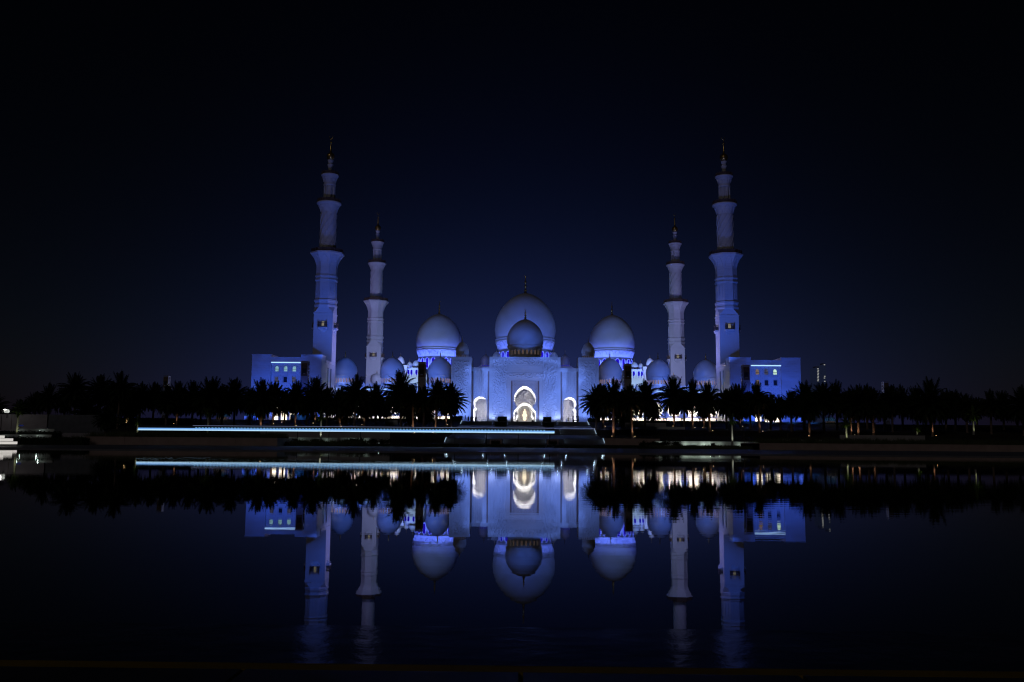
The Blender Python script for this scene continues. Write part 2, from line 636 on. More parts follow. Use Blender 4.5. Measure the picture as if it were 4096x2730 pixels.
def tz(y):
    if y <= PROF[0][0]: return PROF[0][1]
    for (a, za), (b, zb) in zip(PROF, PROF[1:]):
        if y <= b: return za + (zb - za) * (y - a) / (b - a)
    return 8.4


g = MB()
g.add([(-6000, -600, -0.6), (6000, -600, -0.6), (6000, 8000, -0.6), (-6000, 8000, -0.6)], [(0, 1, 2, 3)], M['ground'])
tag(g.build('ground'), kind='structure')

p = MB()
ys = [164, 190, 234, 240, 262, 270, 291, 299.5, 302, 420, 700]
xs = [-480, -300, -150, -60, -22, 22, 60, 150, 300, 480]
vs = [(x, y, tz(y) - 0.02) for y in ys for x in xs]
nx = len(xs)
p.add(vs, [(j * nx + i, j * nx + i + 1, (j + 1) * nx + i + 1, (j + 1) * nx + i) for j in range(len(ys) - 1) for i in range(nx - 1)], M['ground'])
p.add([(-480, 164, -0.6), (480, 164, -0.6), (480, 164, tz(164) - .02), (-480, 164, tz(164) - .02)], [(0, 1, 2, 3)], M['ground'])
tag(p.build('terrain'), kind='structure')

p = MB()
p.box(-150, 150, -6, 95.4, -0.55, -0.3, M['water_b'])
tag(p.build('pool_floor'), kind='structure')
p = MB()
p.add([(-150, 4.98, 0), (150, 4.98, 0), (150, 95, 0), (-150, 95, 0)], [(0, 1, 2, 3)], M['water'])
tag(p.build('water'), kind='structure')
# paved bank beyond the pool, a dark joint and a step at the water
p = MB()
vs = [(-480, 95, -0.6), (480, 95, -0.6), (480, 95, 0.10), (-480, 95, 0.10), (480, 164, 0.26), (-480, 164, 0.26)]
p.add(vs, [(0, 1, 2, 3), (3, 2, 4, 5)], M['paving'])
tag(p.build('pavement'), kind='structure')
# near rim of the pool: wet ledge, ochre coping, dark kerb
p = MB()
p.box(-12, 12, 4.10, 4.98, -0.3, 0.012, M['wet'])
tag(p.build('pool_ledge'), kind='structure')
p = MB()
p.box(-12, 12, 3.99, 4.10, -0.3, 0.02, M['coping'])
tag(p.build('pool_coping'), kind='structure')
p = MB()
x = -12
while x < 12:
    p.box(x, x + 1.18, 2.2, 3.98, -0.3, 0.022, M['kerb'])
    x += 1.2
tag(p.build('pool_terrace'), kind='structure')
# the road across the far side
p = MB()
p.add([(-480, 172, tz(172) + .01), (480, 172, tz(172) + .01), (480, 188, tz(188) + .01), (-480, 188, tz(188) + .01)], [(0, 1, 2, 3)], M['asphalt'])
tag(p.build('road'), kind='structure')

BASE = 8.4
MID = 2101


# ------------------------------------------------------------------ minaret
def make_minaret():
    root = empty('minaret', (0, 0, BASE))
    z = lambda a: a - BASE
    b = MB()
    b.box(-3.64, 3.64, -3.64, 3.64, 0, z(49.6), M['tower'])
    b.box(-3.8, 3.8, -3.8, 3.8, z(49.6), z(50.0), M['tower'])
    # square to octagon
    sq, oc = [], []
    R8 = 4.25
    for i in range(8):
        a = pi / 4 * i
        s = 3.6
        sq.append((s * max(-1, min(1, sin(a) * 1.4143)), -s * max(-1, min(1, cos(a) * 1.4143)), z(50.0)))
        oc.append((R8 * sin(a + pi / 8), -R8 * cos(a + pi / 8), z(52.3)))
    fs = []
    for i in range(8):
        j = (i + 1) % 8
        fs += [(i, j, 8 + i), (j, 8 + j, 8 + i)]
    b.add(sq + oc, fs, M['tower'])
    b.build('square_base', root)
    o = MB()
    rt = pi / 8
    o.lathe([(4.25, z(52.3)), (4.45, z(52.6)), (4.45, z(53.2)), (4.2, z(53.5)), (4.2, z(54.2)), (4.5, z(54.5)), (4.5, z(55.2)), (4.12, z(55.5)),
             (4.10, z(62.4)), (4.4, z(62.6)), (4.4, z(63.1)), (4.15, z(63.4)), (4.15, z(63.9)), (4.4, z(64.1)), (4.4, z(64.6)), (4.1, z(64.9)), (4.05, z(67.9))],
            8, M['tower'], rot=rt, smooth=False)
    # tall blind niches on the faces
    for i in range(8):
        a = pi / 4 * i
        n = Vector((sin(a), -cos(a), 0))
        tdir = Vector((cos(a), sin(a), 0))
        ap = 4.11 * cos(pi / 8) + 0.01
        for sgn in (-1, 1):
            q = n * ap + tdir * (0.62 * sgn)
            o.add([q + tdir * -.07 + Vector((0, 0, z(56.2))), q + tdir * .07 + Vector((0, 0, z(56.2))), q + tdir * .07 + Vector((0, 0, z(61.4))), q + tdir * -.07 + Vector((0, 0, z(61.4))),
                   q + n * .14 + tdir * -.07 + Vector((0, 0, z(56.2))), q + n * .14 + tdir * .07 + Vector((0, 0, z(56.2))), q + n * .14 + tdir * .07 + Vector((0, 0, z(61.4))), q + n * .14 + tdir * -.07 + Vector((0, 0, z(61.4)))],
                  [(4, 5, 6, 7), (0, 4, 7, 3), (1, 2, 6, 5), (3, 7, 6, 2)], M['tower'])
    o.build('octagonal_shaft', root)

    def flare(r0, r1, z0, z1, n, lip, smooth, rot=rt):
        f = MB()
        pr = []
        for i in range(9):
            t = i / 8
            pr.append((r0 + (r1 - r0) * (0.15 * t + 0.85 * t ** 2.2), z0 + (z1 - z0) * t))
        pr += [(r1 + 0.12, z1 + 0.05), (r1 + 0.12, z1 + lip), (r1 - 0.1, z1 + lip + 0.02)]
        f.lathe(pr, n, M['tower'], rot=rot, smooth=smooth)
        # raised arch ribs on the flare
        for i in range(8):
            a = pi / 4 * i
            pts = []
            for k in range(9):
                u = pi * k / 8
                t = 0.15 + 0.7 * sin(u)
                rr = (r0 + (r1 - r0) * (0.15 * t + 0.85 * t ** 2.2)) * (cos(pi / 8) if not smooth else 1.0) + 0.06
                da = -cos(u) * 0.27
                pts.append((rr * sin(a + da) / (cos(da) if not smooth else 1), -rr * cos(a + da) / (cos(da) if not smooth else 1), z0 + (z1 - z0) * t))
            f.tube(pts, 0.09, M['tower'], 4)
        return f

    flare(4.05, 6.5, z(67.9), z(73.0), 8, 0.6, False).build('balcony_corbel', root)

    def railing(r, z0, h, n, rot=rt, posts=24):
        m = MB()
        m.lathe([(r - .12, z0), (r, z0), (r, z0 + 0.25), (r - .12, z0 + .25)], n, M['bronze'], rot=rot, smooth=False, cap=False)
        m.lathe([(r - .12, z0 + h - .3), (r, z0 + h - .3), (r, z0 + h), (r - .12, z0 + h)], n, M['bronze'], rot=rot, smooth=False, cap=False)
        for i in range(posts):
            a = 2 * pi * i / posts + rot
            q = r * cos(pi / 8) * 1.03 if n == 8 else r - .06
            x, y = q * sin(a), -q * cos(a)
            m.box(x - .12, x + .12, y - .12, y + .12, z0, z0 + h + 0.15, M['bronze'])
        m.lathe([(r - .09, z0 + .2), (r - .09, z0 + h - .25)], n, M['bronze'], rot=rot, smooth=False, cap=False)
        return m

    railing(6.3, z(73.62), 1.35, 8).build('railing', root)
    t = MB()
    t.lathe([(3.15, z(73.7)), (3.05, z(75.2)), (3.0, z(89.4))], 32, M['tower'])
    for s in range(10):                                   # spiral ribs
        pts = []
        for k in range(25):
            u = k / 24
            a = 2 * pi * s / 10 + u * 2.5
            pts.append((3.06 * sin(a), -3.06 * cos(a), z(74.6) + u * 14.6))
        t.tube(pts, 0.17, M['tower'], 5)
    t.build('twisted_shaft', root)
    flare(3.0, 4.6, z(89.4), z(93.1), 32, 0.55, True).build('balcony_corbel', root)
    railing(4.55, z(93.67), 1.2, 32, 0, 20).build('railing', root)
    c = MB()
    c.lathe([(1.75, z(93.7)), (1.75, z(101.6))], 20, M['tower'])
    for i in range(8):
        a = 2 * pi * i / 8 + rt
        c.lathe([(0.34, z(93.8)), (0.30, z(101.5))], 8, M['tower'], 1.95 * sin(a), -1.95 * cos(a))
    c.lathe([(2.3, z(93.7)), (2.3, z(95.5)), (2.2, z(95.6))], 24, M['tower'])
    c.lathe([(2.25, z(100.3)), (2.4, z(100.5)), (2.4, z(101.0)), (2.25, z(101.3)), (2.25, z(101.6))], 24, M['tower'])
    c.build('columned_lantern', root)
    flare(2.25, 3.3, z(101.6), z(104.4), 24, 0.45, True).build('balcony_corbel', root)
    railing(3.25, z(104.87), 1.1, 24, 0, 16).build('railing', root)
    n = MB()
    n.lathe([(0.95, z(104.9)), (0.85, z(106.8)), (0.82, z(107.6)), (1.0, z(108.5)), (1.2, z(109.0)), (1.2, z(109.1)), (0.85, z(109.3)), (0.80, z(109.8)), (1.0, z(110.3)), (1.15, z(110.7)), (1.15, z(110.9))], 20, M['tower'])
    n.build('neck', root)
    f = MB()
    prof = [(0.3, z(110.9))] + [(0.05 + 1.5 * sin(pi * k / 14) ** 0.9, z(112.4 - 1.5 * cos(pi * k / 14))) for k in range(1, 13)] + \
           [(0.45, z(114.0)), (0.32, z(115.2)), (0.24, z(117.3))] + [(0.05 + .45 * sin(pi * k / 8), z(118.0 - .45 * cos(pi * k / 8))) for k in range(1, 8)] + [(0.1, z(118.5)), (0.08, z(119.6))]
    f.lathe(prof, 20, M['gold'])
    f.tube([(0.62 * sin(2 * pi * k / 20 * 0.86 + .45), 0, z(120.2) + 0.62 * cos(2 * pi * k / 20 * 0.86 + .45)) for k in range(21)], [0.03 + 0.09 * sin(pi * k / 20) for k in range(21)], M['gold'], 6)
    f.build('finial', root)
    # little balconies with a door on each face of the base
    bal, rail, door = MB(), MB(), MB()
    bal.add([(-1.7, -3.65, z(44.4)), (1.7, -3.65, z(44.4)), (1.7, -4.75, z(44.4)), (-1.7, -4.75, z(44.4)),
             (-1.7, -3.65, z(43.5)), (1.7, -3.65, z(43.5)), (1.7, -4.75, z(43.9)), (-1.7, -4.75, z(43.9)), (-.35, -3.65, z(42.2)), (.35, -3.65, z(42.2))],
            [(0, 1, 2, 3), (2, 3, 7, 6), (1, 2, 6, 5), (0, 3, 7, 4), (6, 7, 4, 8, 9, 5)], M['tower'])
    for k in range(11):
        q = -1.6 + .32 * k
        rail.box(q - .06, q + .06, -4.7, -4.58, z(44.4), z(46.2), M['bronze'])
    rail.box(-1.66, 1.66, -4.71, -4.57, z(45.9), z(46.15), M['bronze'])
    rail.box(-1.66, 1.66, -4.71, -4.57, z(44.45), z(44.8), M['bronze'])
    for q in (-1.64, 1.52):
        rail.box(q, q + .12, -4.57, -3.66, z(45.9), z(46.15), M['bronze'])
        rail.box(q, q + .12, -4.57, -3.66, z(44.5), z(45.7), M['bronze'])
        rail.box(q - .06, q + .18, -4.76, -4.55, z(44.4), z(46.6), M['bronze'])
    door.plate(pointed(0, z(44.45), z(47.6), 0.72), [pointed(0, z(44.6), z(47.3), 0.5)], -3.72, -3.66, M['tower'])
    door.plate(rect(-.46, -.06, z(44.7), z(46.5)), [], -3.70, -3.665, M['door_win'])
    door.plate(rect(.06, .46, z(44.7), z(46.5)), [], -3.70, -3.665, M['door_win'])
    bm_, rm_, dm_ = bal.mesh('balcony'), rail.mesh('balcony_railing'), door.mesh('door')
    for k in range(4):
        q = inst('balcony', bm_, root, rz=k * pi / 2)
        inst('balcony_railing', rm_, q)
        inst('door', dm_, root, rz=k * pi / 2)
    return root


MIN = make_minaret()
mins = [(-76.8, 338.6, 'taller looking front minaret rising behind the left wing building, dim blue'),
        (77.0, 338.6, 'taller looking front minaret rising behind the right wing building, dim blue'),
        (-77.3, 455.6, 'farther greyish lilac minaret standing between two blue domes left of the portal'),
        (77.5, 455.6, 'farther greyish lilac minaret standing between two blue domes right of the portal')]
for i, (x, y, lab) in enumerate(mins):
    o = MIN if i == 0 else copy_tree(MIN)
    o.location = (x, y, BASE)
    tag(o, lab, 'minaret', 'four marble minarets of the mosque')


# ------------------------------------------------------------------ domes
def dome_profile(R, H, z0, n=26, r0=0.94):
    pr = []
    tb = 0.22
    for i in range(n):
        t = i / (n - 1)
        t = 1 - (1 - t) ** 1.6
        if t < tb: r = R * (1 - (1 - r0) * ((tb - t) / tb) ** 2)
        else:
            u = (t - tb) / (1 - tb)
            r = R * max(0.0, 1 - u ** 1.95) ** 0.62
        pr.append((max(r, 0.02), z0 + H * 1.03 * t))
    return pr


def finial_mesh(h, r):
    f = MB()
    pr = [(r * 3.2, -h * .03), (r * 3.3, 0), (r * 2.4, h * .03), (r * 1.2, h * .08), (r * .6, h * .15)]
    zc = h * .15
    for k, s in enumerate((0.75, 0.62, 0.5)):
        hh = h * 0.15
        for q in range(1, 8):
            pr.append((r * (.22 + s * sin(pi * q / 8)), zc + hh * q / 8))
        pr.append((r * .22, zc + hh + h * .03))
        zc += hh + h * .05
    pr += [(r * .30, zc + h * .02), (r * .16, h * .86), (r * .05, h * .9)]
    f.lathe(pr, 14, M['gold'])
    f.tube([(0.36 * r * 1.6 * sin(.5 + 5.3 * k / 14), 0, h * .95 + 0.36 * r * 1.6 * cos(.5 + 5.3 * k / 14)) for k in range(15)], [r * (.03 + .09 * sin(pi * k / 14)) for k in range(15)], M['gold'], 5)
    return f.mesh('finial')


def make_dome(parent, x, y, zc, R, H, drum_h, nwin, win_mat, win, fin_h, corbel=0.0, drum_r=0.86, name='dome', base_ring=True):
    """dome shell (part) > drum, collar, windows, finial (sub-parts); zc is the height of the collar"""
    d = MB()
    d.lathe(dome_profile(R, H, 0), 56, M['dome'])
    do = d.build(name, parent, (x, y, zc))
    c = MB()
    pr = [(R * .93, 0.02)] + [(R * (.945 + .035 * sin(pi * k / 6)), 0.04 * R * cos(pi * k / 6) - .02 * R) for k in range(7)]
    c.lathe(pr, 56, M['dome'], cap=False)
    c.build('collar', do)
    dr = R * drum_r
    q = MB()
    if corbel:
        q.lathe([(dr, -drum_h), (dr, -corbel)] + [(dr + (R * .985 - dr) * (k / 6) ** 1.8, -corbel + (corbel - R * .07) * k / 6) for k in range(7)] + [(R * .97, -R * .065), (R * .94, -R * .05)], 56, M['dome'], cap=False)
        for i in range(nwin):                       # scalloped arches above the windows
            a = 2 * pi * (i + .5) / nwin
            pts = []
            for k in range(9):
                u = pi * k / 8
                t = 0.25 + 0.6 * sin(u)
                rr = dr + (R * .985 - dr) * t ** 1.8 + .05
                da = -cos(u) * pi / nwin * .8
                pts.append((rr * sin(a + da), -rr * cos(a + da), -corbel + (corbel - R * .07) * t))
            q.tube(pts, R * .012, M['dome'], 5)
    else:
        q.lathe([(dr, -drum_h), (dr, -R * .30), (R * .90, -R * .20), (R * .965, -R * .10), (R * .97, -R * .07), (R * .93, -R * .05)], 56, M['dome'], cap=False)
    q.build('drum', do)
    hw, z0, z1 = win
    w = MB()
    if win_mat:
        w.plate(pointed(0, z0, z1, hw * 1.3), [pointed(0, z0 + hw * .1, z1 - hw * .35, hw)], -dr * 1.004 - .16 - .01 * R, -dr * cos(hw * 1.3 / dr) + .02, M['dome'])
        w.plate(pointed(0, z0 + hw * .1, z1 - hw * .35, hw), [], -dr * 1.0 - .05, -dr * cos(hw / dr) + .05, win_mat)
        wm = w.mesh('window')
        for i in range(nwin):
            inst('window', wm, do, rz=2 * pi * (i + .5) / nwin)
    inst('finial', finial_mesh(fin_h, R * .075 if R < 10 else R * .055), do, (0, 0, H * .985))
    return do


# ------------------------------------------------------------------ prayer hall (far) with the three great domes
hall = empty('prayer_hall', (0, 480, BASE))
tag(hall, 'far prayer hall carrying the big central dome and two great side domes', 'mosque')
m = MB()
m.box(-64, 64, -20, 30, 0, 34.0 - BASE, M['marble'])
m.box(-22, 22, -18, 26, 34.0 - BASE, 41.0 - BASE, M['marble'])
m.box(-61, -33, -14, 14, 34 - BASE, 39.0 - BASE, M['marble'])
m.box(33, 61, -14, 14, 34 - BASE, 39.0 - BASE, M['marble'])
m.build('walls', hall)
zc0 = zz(2102, 1360, 480)
make_dome(hall, 0, 0, zc0 - BASE, 16.5, zz(2102, 1179, 480) - zc0, zc0 - 40.0, 24, M['blue_win'], (0.95, -14.0, -7.2), zz(2102, 1101, 480) - zz(2102, 1183, 480), corbel=6.4, drum_r=.88)
zl = zz(1753, 1398, 480)
for sx in (-46.8, 47.0):
    make_dome(hall, sx, 0, zl - BASE, 12.3, zz(1753, 1261, 480) - zl, zl - 38.5, 20, M['blue_win'], (0.8, -10.9, -5.3), zz(1753, 1204, 480) - zz(1753, 1264, 480), corbel=5.0, drum_r=.88)
# small domes on the shoulders of the hall
for (px, py0, py1, hw, Y) in ((1986, 1409, 1440, 17, 461), (2215, 1409, 1440, 17, 461)):
    a = at(px, py1, Y)
    make_dome(hall, a.x, Y - 480, a.z - BASE, hw * Y / F_PX, zz(px, py0, Y) - a.z, 1.2 + (a.z - 41), 0, None, (1, 1, 1), 2.0)

# blocks between the arcade and the prayer hall, with little domes and blue windows
for sgn, lab in ((-1, 'white courtyard block with blue windows left of the portal, behind the arcade domes'), (1, 'white courtyard block with blue windows right of the portal, behind the arcade domes')):
    b = empty('courtyard_block', (0, 430, BASE))
    tag(b, lab, 'building', 'blocks beside the courtyard')
    Y = 430
    X = lambda px: sgn * abs(xx(px, 1480, Y))
    zt = zz(1650, 1471, Y)
    zp = zz(1650, 1508, Y)
    x0, x1 = sorted((X(1628), X(1706)))
    m = MB()
    m.box(x0, x1, 0, 14, 0, zp - BASE, M['marble'])
    m.box(x0 + 1.2, x1 - .5, 1.0, 13, zp - BASE, zt - BASE, M['marble'])
    m.box(x0 - .2, x1 + .2, -.2, .9, zp - BASE - 1.2, zp - BASE - .2, M['marble'])
    xe0, xe1 = sorted((X(1590), X(1626)))
    m.box(xe0, xe1, 3, 16, 0, zz(1610, 1459, Y) - BASE, M['marble'])
    m.build('walls', b)
    par = MB()
    k = x0
    while k < x1 - .5:
        par.add([(k, -.1, zp - BASE), (k + .7, -.1, zp - BASE), (k + .95, -.1, zp - BASE + .7), (k + .35, -.1, zp - BASE + 1.7), (k - .25, -.1, zp - BASE + .7),
                 (k, .1, zp - BASE), (k + .7, .1, zp - BASE), (k + .95, .1, zp - BASE + .7), (k + .35, .1, zp - BASE + 1.7), (k - .25, .1, zp - BASE + .7)],
                [(0, 1, 2, 3, 4), (5, 6, 7, 8, 9), (0, 5, 9, 4), (1, 6, 7, 2), (4, 9, 8, 3), (2, 7, 8, 3)], M['marble'])
        k += 1.25
    par.build('parapet', b)
    wmb = MB()
    wmb.plate(pointed(0, 0, 3.2, .5), [], -.06, .05, M['blue_win'])
    wmb.plate(pointed(0, -.15, 3.5, .72), [pointed(0, 0, 3.2, .5)], -.16, .04, M['marble'])
    wm = wmb.mesh('window')
    for px in (1633, 1645, 1665, 1684):
        inst('window', wm, b, (X(px), .93, zp - BASE + .3))
    for (px, py0, py1, hw) in ((1657, 1437, 1466, 16), (1631, 1443, 1471, 13), (1594, 1421, 1457, 17), (1477, 1480, 1512, 26)):
        a = at(px, py1, Y)
        dz = a.z - BASE
        make_dome(b, sgn * abs(a.x), 7 if px != 1477 else 22, dz, hw * Y / F_PX, zz(px, py0, Y) - a.z, 1.0 + (20 if px == 1477 else .6), 10, M['blue_win'] if px in (1657, 1631) else None, (.16, -.85, -.15), 2.0)

# drum towers just behind the portal on either side
for sgn, px, lab in ((-1, 1943, 'small domed block with blue specks behind the left shoulder of the portal'), (1, 2260, 'small domed block with blue specks behind the right shoulder of the portal')):
    b = empty('domed_block', (0, 400, BASE))
    tag(b, lab, 'building', 'domed blocks behind the portal')
    a = at(px, 1467, 400)
    m = MB()
    m.box(a.x - 3.6, a.x + 3.6, -3, 4, 0, a.z - BASE - .5, M['marble'])
    m.box(a.x - 3.0, a.x + 3.0, -2.6, 3.6, a.z - BASE - .5, a.z - BASE, M['marble'])
    m.build('walls', b)
    make_dome(b, a.x, .5, a.z - BASE + 1.1, 21.5 * 400 / F_PX, zz(px, 1422, 400) - a.z - 1.1, 1.1, 14, M['blue_win'], (.22, -.95, -.2), 2.6)

# ------------------------------------------------------------------ entrance portal
YP = 320.0
portal = empty('entrance_portal', (0, YP, BASE))
tag(portal, 'tall blue lit entrance portal with glowing central arch and carved vine walls', 'mosque gate')
Zp = lambda px, py, Y=YP: zz(px, py, Y) - BASE
HW = 12.8
zt = Zp(2100, 1429)
fr0, fr1 = xx(2043, 1600, YP), xx(2157, 1600, YP)
frt = Zp(2100, 1523.5)
ARC = dict(cx=0.0, zc=Zp(2099, 1597), R=3.93, neck=2.72, jamb=3.93)
topz = Zp(2099, 1544)
ARC['top_k'] = (topz - ARC['zc']) / ARC['R']
hole = arch(ARC['cx'], -.05, ARC['zc'], ARC['R'], ARC['neck'], ARC['jamb'], ARC['top_k'])
# main wall with the recessed frame opening; plain margins and carved fields
m = MB()
m.plate(rect(-HW, HW, -.1, zt), [rect(fr0, fr1, -.06, frt)], 0, 1.2, M['marble'])
m.box(-HW, HW, 1.2, 6.0, frt + 1.0, zt - .05, M['marble'])
m.box(-HW, fr0 - .02, 1.21, 30, -.1, frt + 1.0, M['marble'])
m.box(fr1 + .02, HW, 1.21, 30, -.1, frt + 1.0, M['marble'])
m.box(-HW, HW, 6.0, 30, zt - 2.2, zt - .6, M['marble'])
m.build('wall', portal)
cz0, cz1 = Zp(2099, 1672), Zp(2099, 1436)
fx0, fx1 = xx(1970, 1600, YP), xx(2028, 1600, YP)
for (a, b_, c, d_) in ((fx0, fx1, cz0, cz1), (-fx1, -fx0, cz0, cz1), (fx1 + .02, -fx1 - .02, Zp(2099, 1511), Zp(2099, 1493)), (fx1 + .02, -fx1 - .02, Zp(2099, 1459), cz1 - .02)):
    q = MB()
    q.plate(rect(a, b_, c, d_), [], -.06, .02, M['carved'])
    q.build('carved_panel', portal)
q = MB()
q.plate(rect(fr0, fr1, -.05, frt), [rect(fr0 + .55, fr1 - .55, -.04, frt - .08)], .35, .8, M['edging'])
q.build('frame_edging', portal)
q = MB()
q.plate(rect(fr0 + .56, fr1 - .56, -.045, frt - .09), [hole], .45, 1.1, M['inlay'], M['marble'])
q.build('inlaid_panel', portal)
q = MB()                                                    # the deep vaulted passage
hole_in = hole
n = len(hole_in)
q.add([(x, 1.1, z) for x, z in hole_in] + [(x, 26.0, z) for x, z in hole_in], [(i, i + 1, n + i + 1, n + i) for i in range(n - 1)], M['marble'])
q.build('vault', portal)
# end wall of the passage with the second arch
YI = YP + 26
z2c = zz(2099, 1641.4, YI) - BASE
hole2 = arch(0, -.04, z2c, 3.15, 2.75, 3.45, (zz(2099, 1609, YI) - BASE - z2c) / 3.15)
q = MB()
q.plate([(x * .999, z) for x, z in hole], [hole2], 25.98, 26.4, M['tile'], M['marble'])
q.build('inner_wall', portal)
q = MB()
n2 = len(hole2)
q.add([(x, 26.4, z) for x, z in hole2] + [(x, 60.0, z) for x, z in hole2], [(i, i + 1, n2 + i + 1, n2 + i) for i in range(n2 - 1)], M['marble'])
q.build('inner_vault', portal)
# backlit glass screen with curling tracery
YS = YP + 60
zs1, zs0 = zz(2099, 1623, YS) - BASE, 0.0
sw = 25.5 * YS / F_PX
q = MB()
q.plate(arch(0, -.03, zs1 - sw * 1.28, sw, sw * .9, sw * 1.15, 1.28), [], 59.9, 60.0, M['screen'])
scr = q.build('glass_screen', portal)
q = MB()
q.plate(hole2, [arch(0, -.03, zs1 - sw * 1.28, sw, sw * .9, sw * 1.15, 1.28)], 59.8, 60.1, M['marble'])
q.build('screen_surround', portal)
q = MB()
for k in range(14):
    a = 2 * pi * k / 14
    for rr, off in ((1.0, 1.35), (1.55, .75)):
        cxk, czk = off * cos(a), zs1 * .55 + off * 1.3 * sin(a)
        pts = []
        for j in range(13):
            u = 2 * pi * j / 12
            x_, z_ = cxk + rr * .75 * cos(u), czk + rr * .95 * sin(u)
            if abs(x_) < sw * .93 and .1 < z_ < zs1 - .3 - abs(x_) * .6: pts.append((x_, 59.86, z_))
            else:
                if len(pts) > 2: q.tube(pts, .045, M['edging'], 4)
                pts = []
        if len(pts) > 2: q.tube(pts, .045, M['edging'], 4)
q.build('tracery', scr)
q = MB()
q.lathe([(.15, 2.2), (.65, 2.5), (.85, 3.2), (.6, 3.4), (1.15, 4.6), (1.0, 4.9), (.7, 5.2), (.75, 6.1), (.35, 6.4), (.3, 7.2)], 14, M['chand'], 0, 59.0)
ch = q.build('chandelier', None, (0, YP, BASE))
tag(ch, 'bright crystal chandelier hanging behind the entrance arch', 'chandelier')

# low side walls with arches, and the two towers
for sgn in (-1, 1):
    xa, xb = sorted((sgn * HW, sgn * 19.25))
    zl_ = Zp(1920, 1469)
    cx = sgn * 16.15
    zc_s = Zp(1920, 1612.5) * 1.0
    h = arch(cx, -.05, zc_s, 2.44, 1.85, 2.42, (Zp(1920, 1586) - zc_s) / 2.44)
    q = MB()
    q.plate(rect(xa, xb, -.1, zl_), [h], 2.0, 2.8, M['tile'], M['marble'])
    q.box(xa, xb, 1.6, 3.2, zl_ - 1.3, zl_ - .01, M['marble'])
    q.box(xa + .02, xb - .02, 2.82, 6, zl_ - 2.5, zl_ - .5, M['marble'])
    q.build('side_wall', portal)
    q = MB()
    for (e0, e1) in ((xa + .01, xa + .55), (xb - .55, xb - .01)):
        q.box(e0, e1, 1.75, 2.0, -.1, zl_ - 1.32 if e0 != xa + .01 else zl_ - 1.32, M['edging'])
    # half height edging panels beside the arch
    q.build('edging', portal)
    q = MB()
    n = len(h)
    q.add([(x, 2.8, z) for x, z in h] + [(x, 19.0, z) for x, z in h], [(i, i + 1, n + i + 1, n + i) for i in range(n - 1)], M['marble'])
    q.build('vault', portal)
    q = MB()
    q.plate([(x, z) for x, z in h], [], 18.98, 19.3, M['tile'])
    q.build('inner_wall', portal)
    xt0, xt1 = sorted((sgn * 19.25, sgn * 26.45))
    ztw = Zp(1850, 1428.5)
    q = MB()
    q.box(xt0, xt1, -1.0, 6.4, -.1, ztw, M['marble'])
    q.build('corner_tower', portal)
    q = MB()
    q.plate(rect(xt0 + .9, xt1 - .9, Zp(1850, 1674), ztw - 1.4), [], -1.06, -.98, M['carved'])
    q.build('carved_panel', portal)
    q = MB()
    q.box(xt0 + (7.2 - .9 if sgn < 0 else 0) , xt0 + (7.2 if sgn < 0 else .9), 9, 11, zl_ - .5, zl_ + 4.2, M['marble'])
    q.build('buttress', portal)
    a = at(MID + sgn * 250.5, 1412, 324)
    make_dome(portal, a.x, 2.6, ztw + 1.15, 26.5 * 323 / F_PX, Zp(1850, 1369, 322.6) - ztw - 1.15, 1.15, 16, M['drum_win'], (.2, -.95, -.15), 2.1, name='turret_dome')
# entrance dome
zc_e = Zp(2101, 1387, 336)
make_dome(portal, 0.0, 15, zc_e, 73.5 * 335 / F_PX, Zp(2101, 1281, 335) - zc_e, zc_e - zt + 2.5, 24, M['drum_win'], (.36, -3.6, -1.35), Zp(2101, 1237.5, 335) - Zp(2101, 1284, 335), name='entrance_dome')

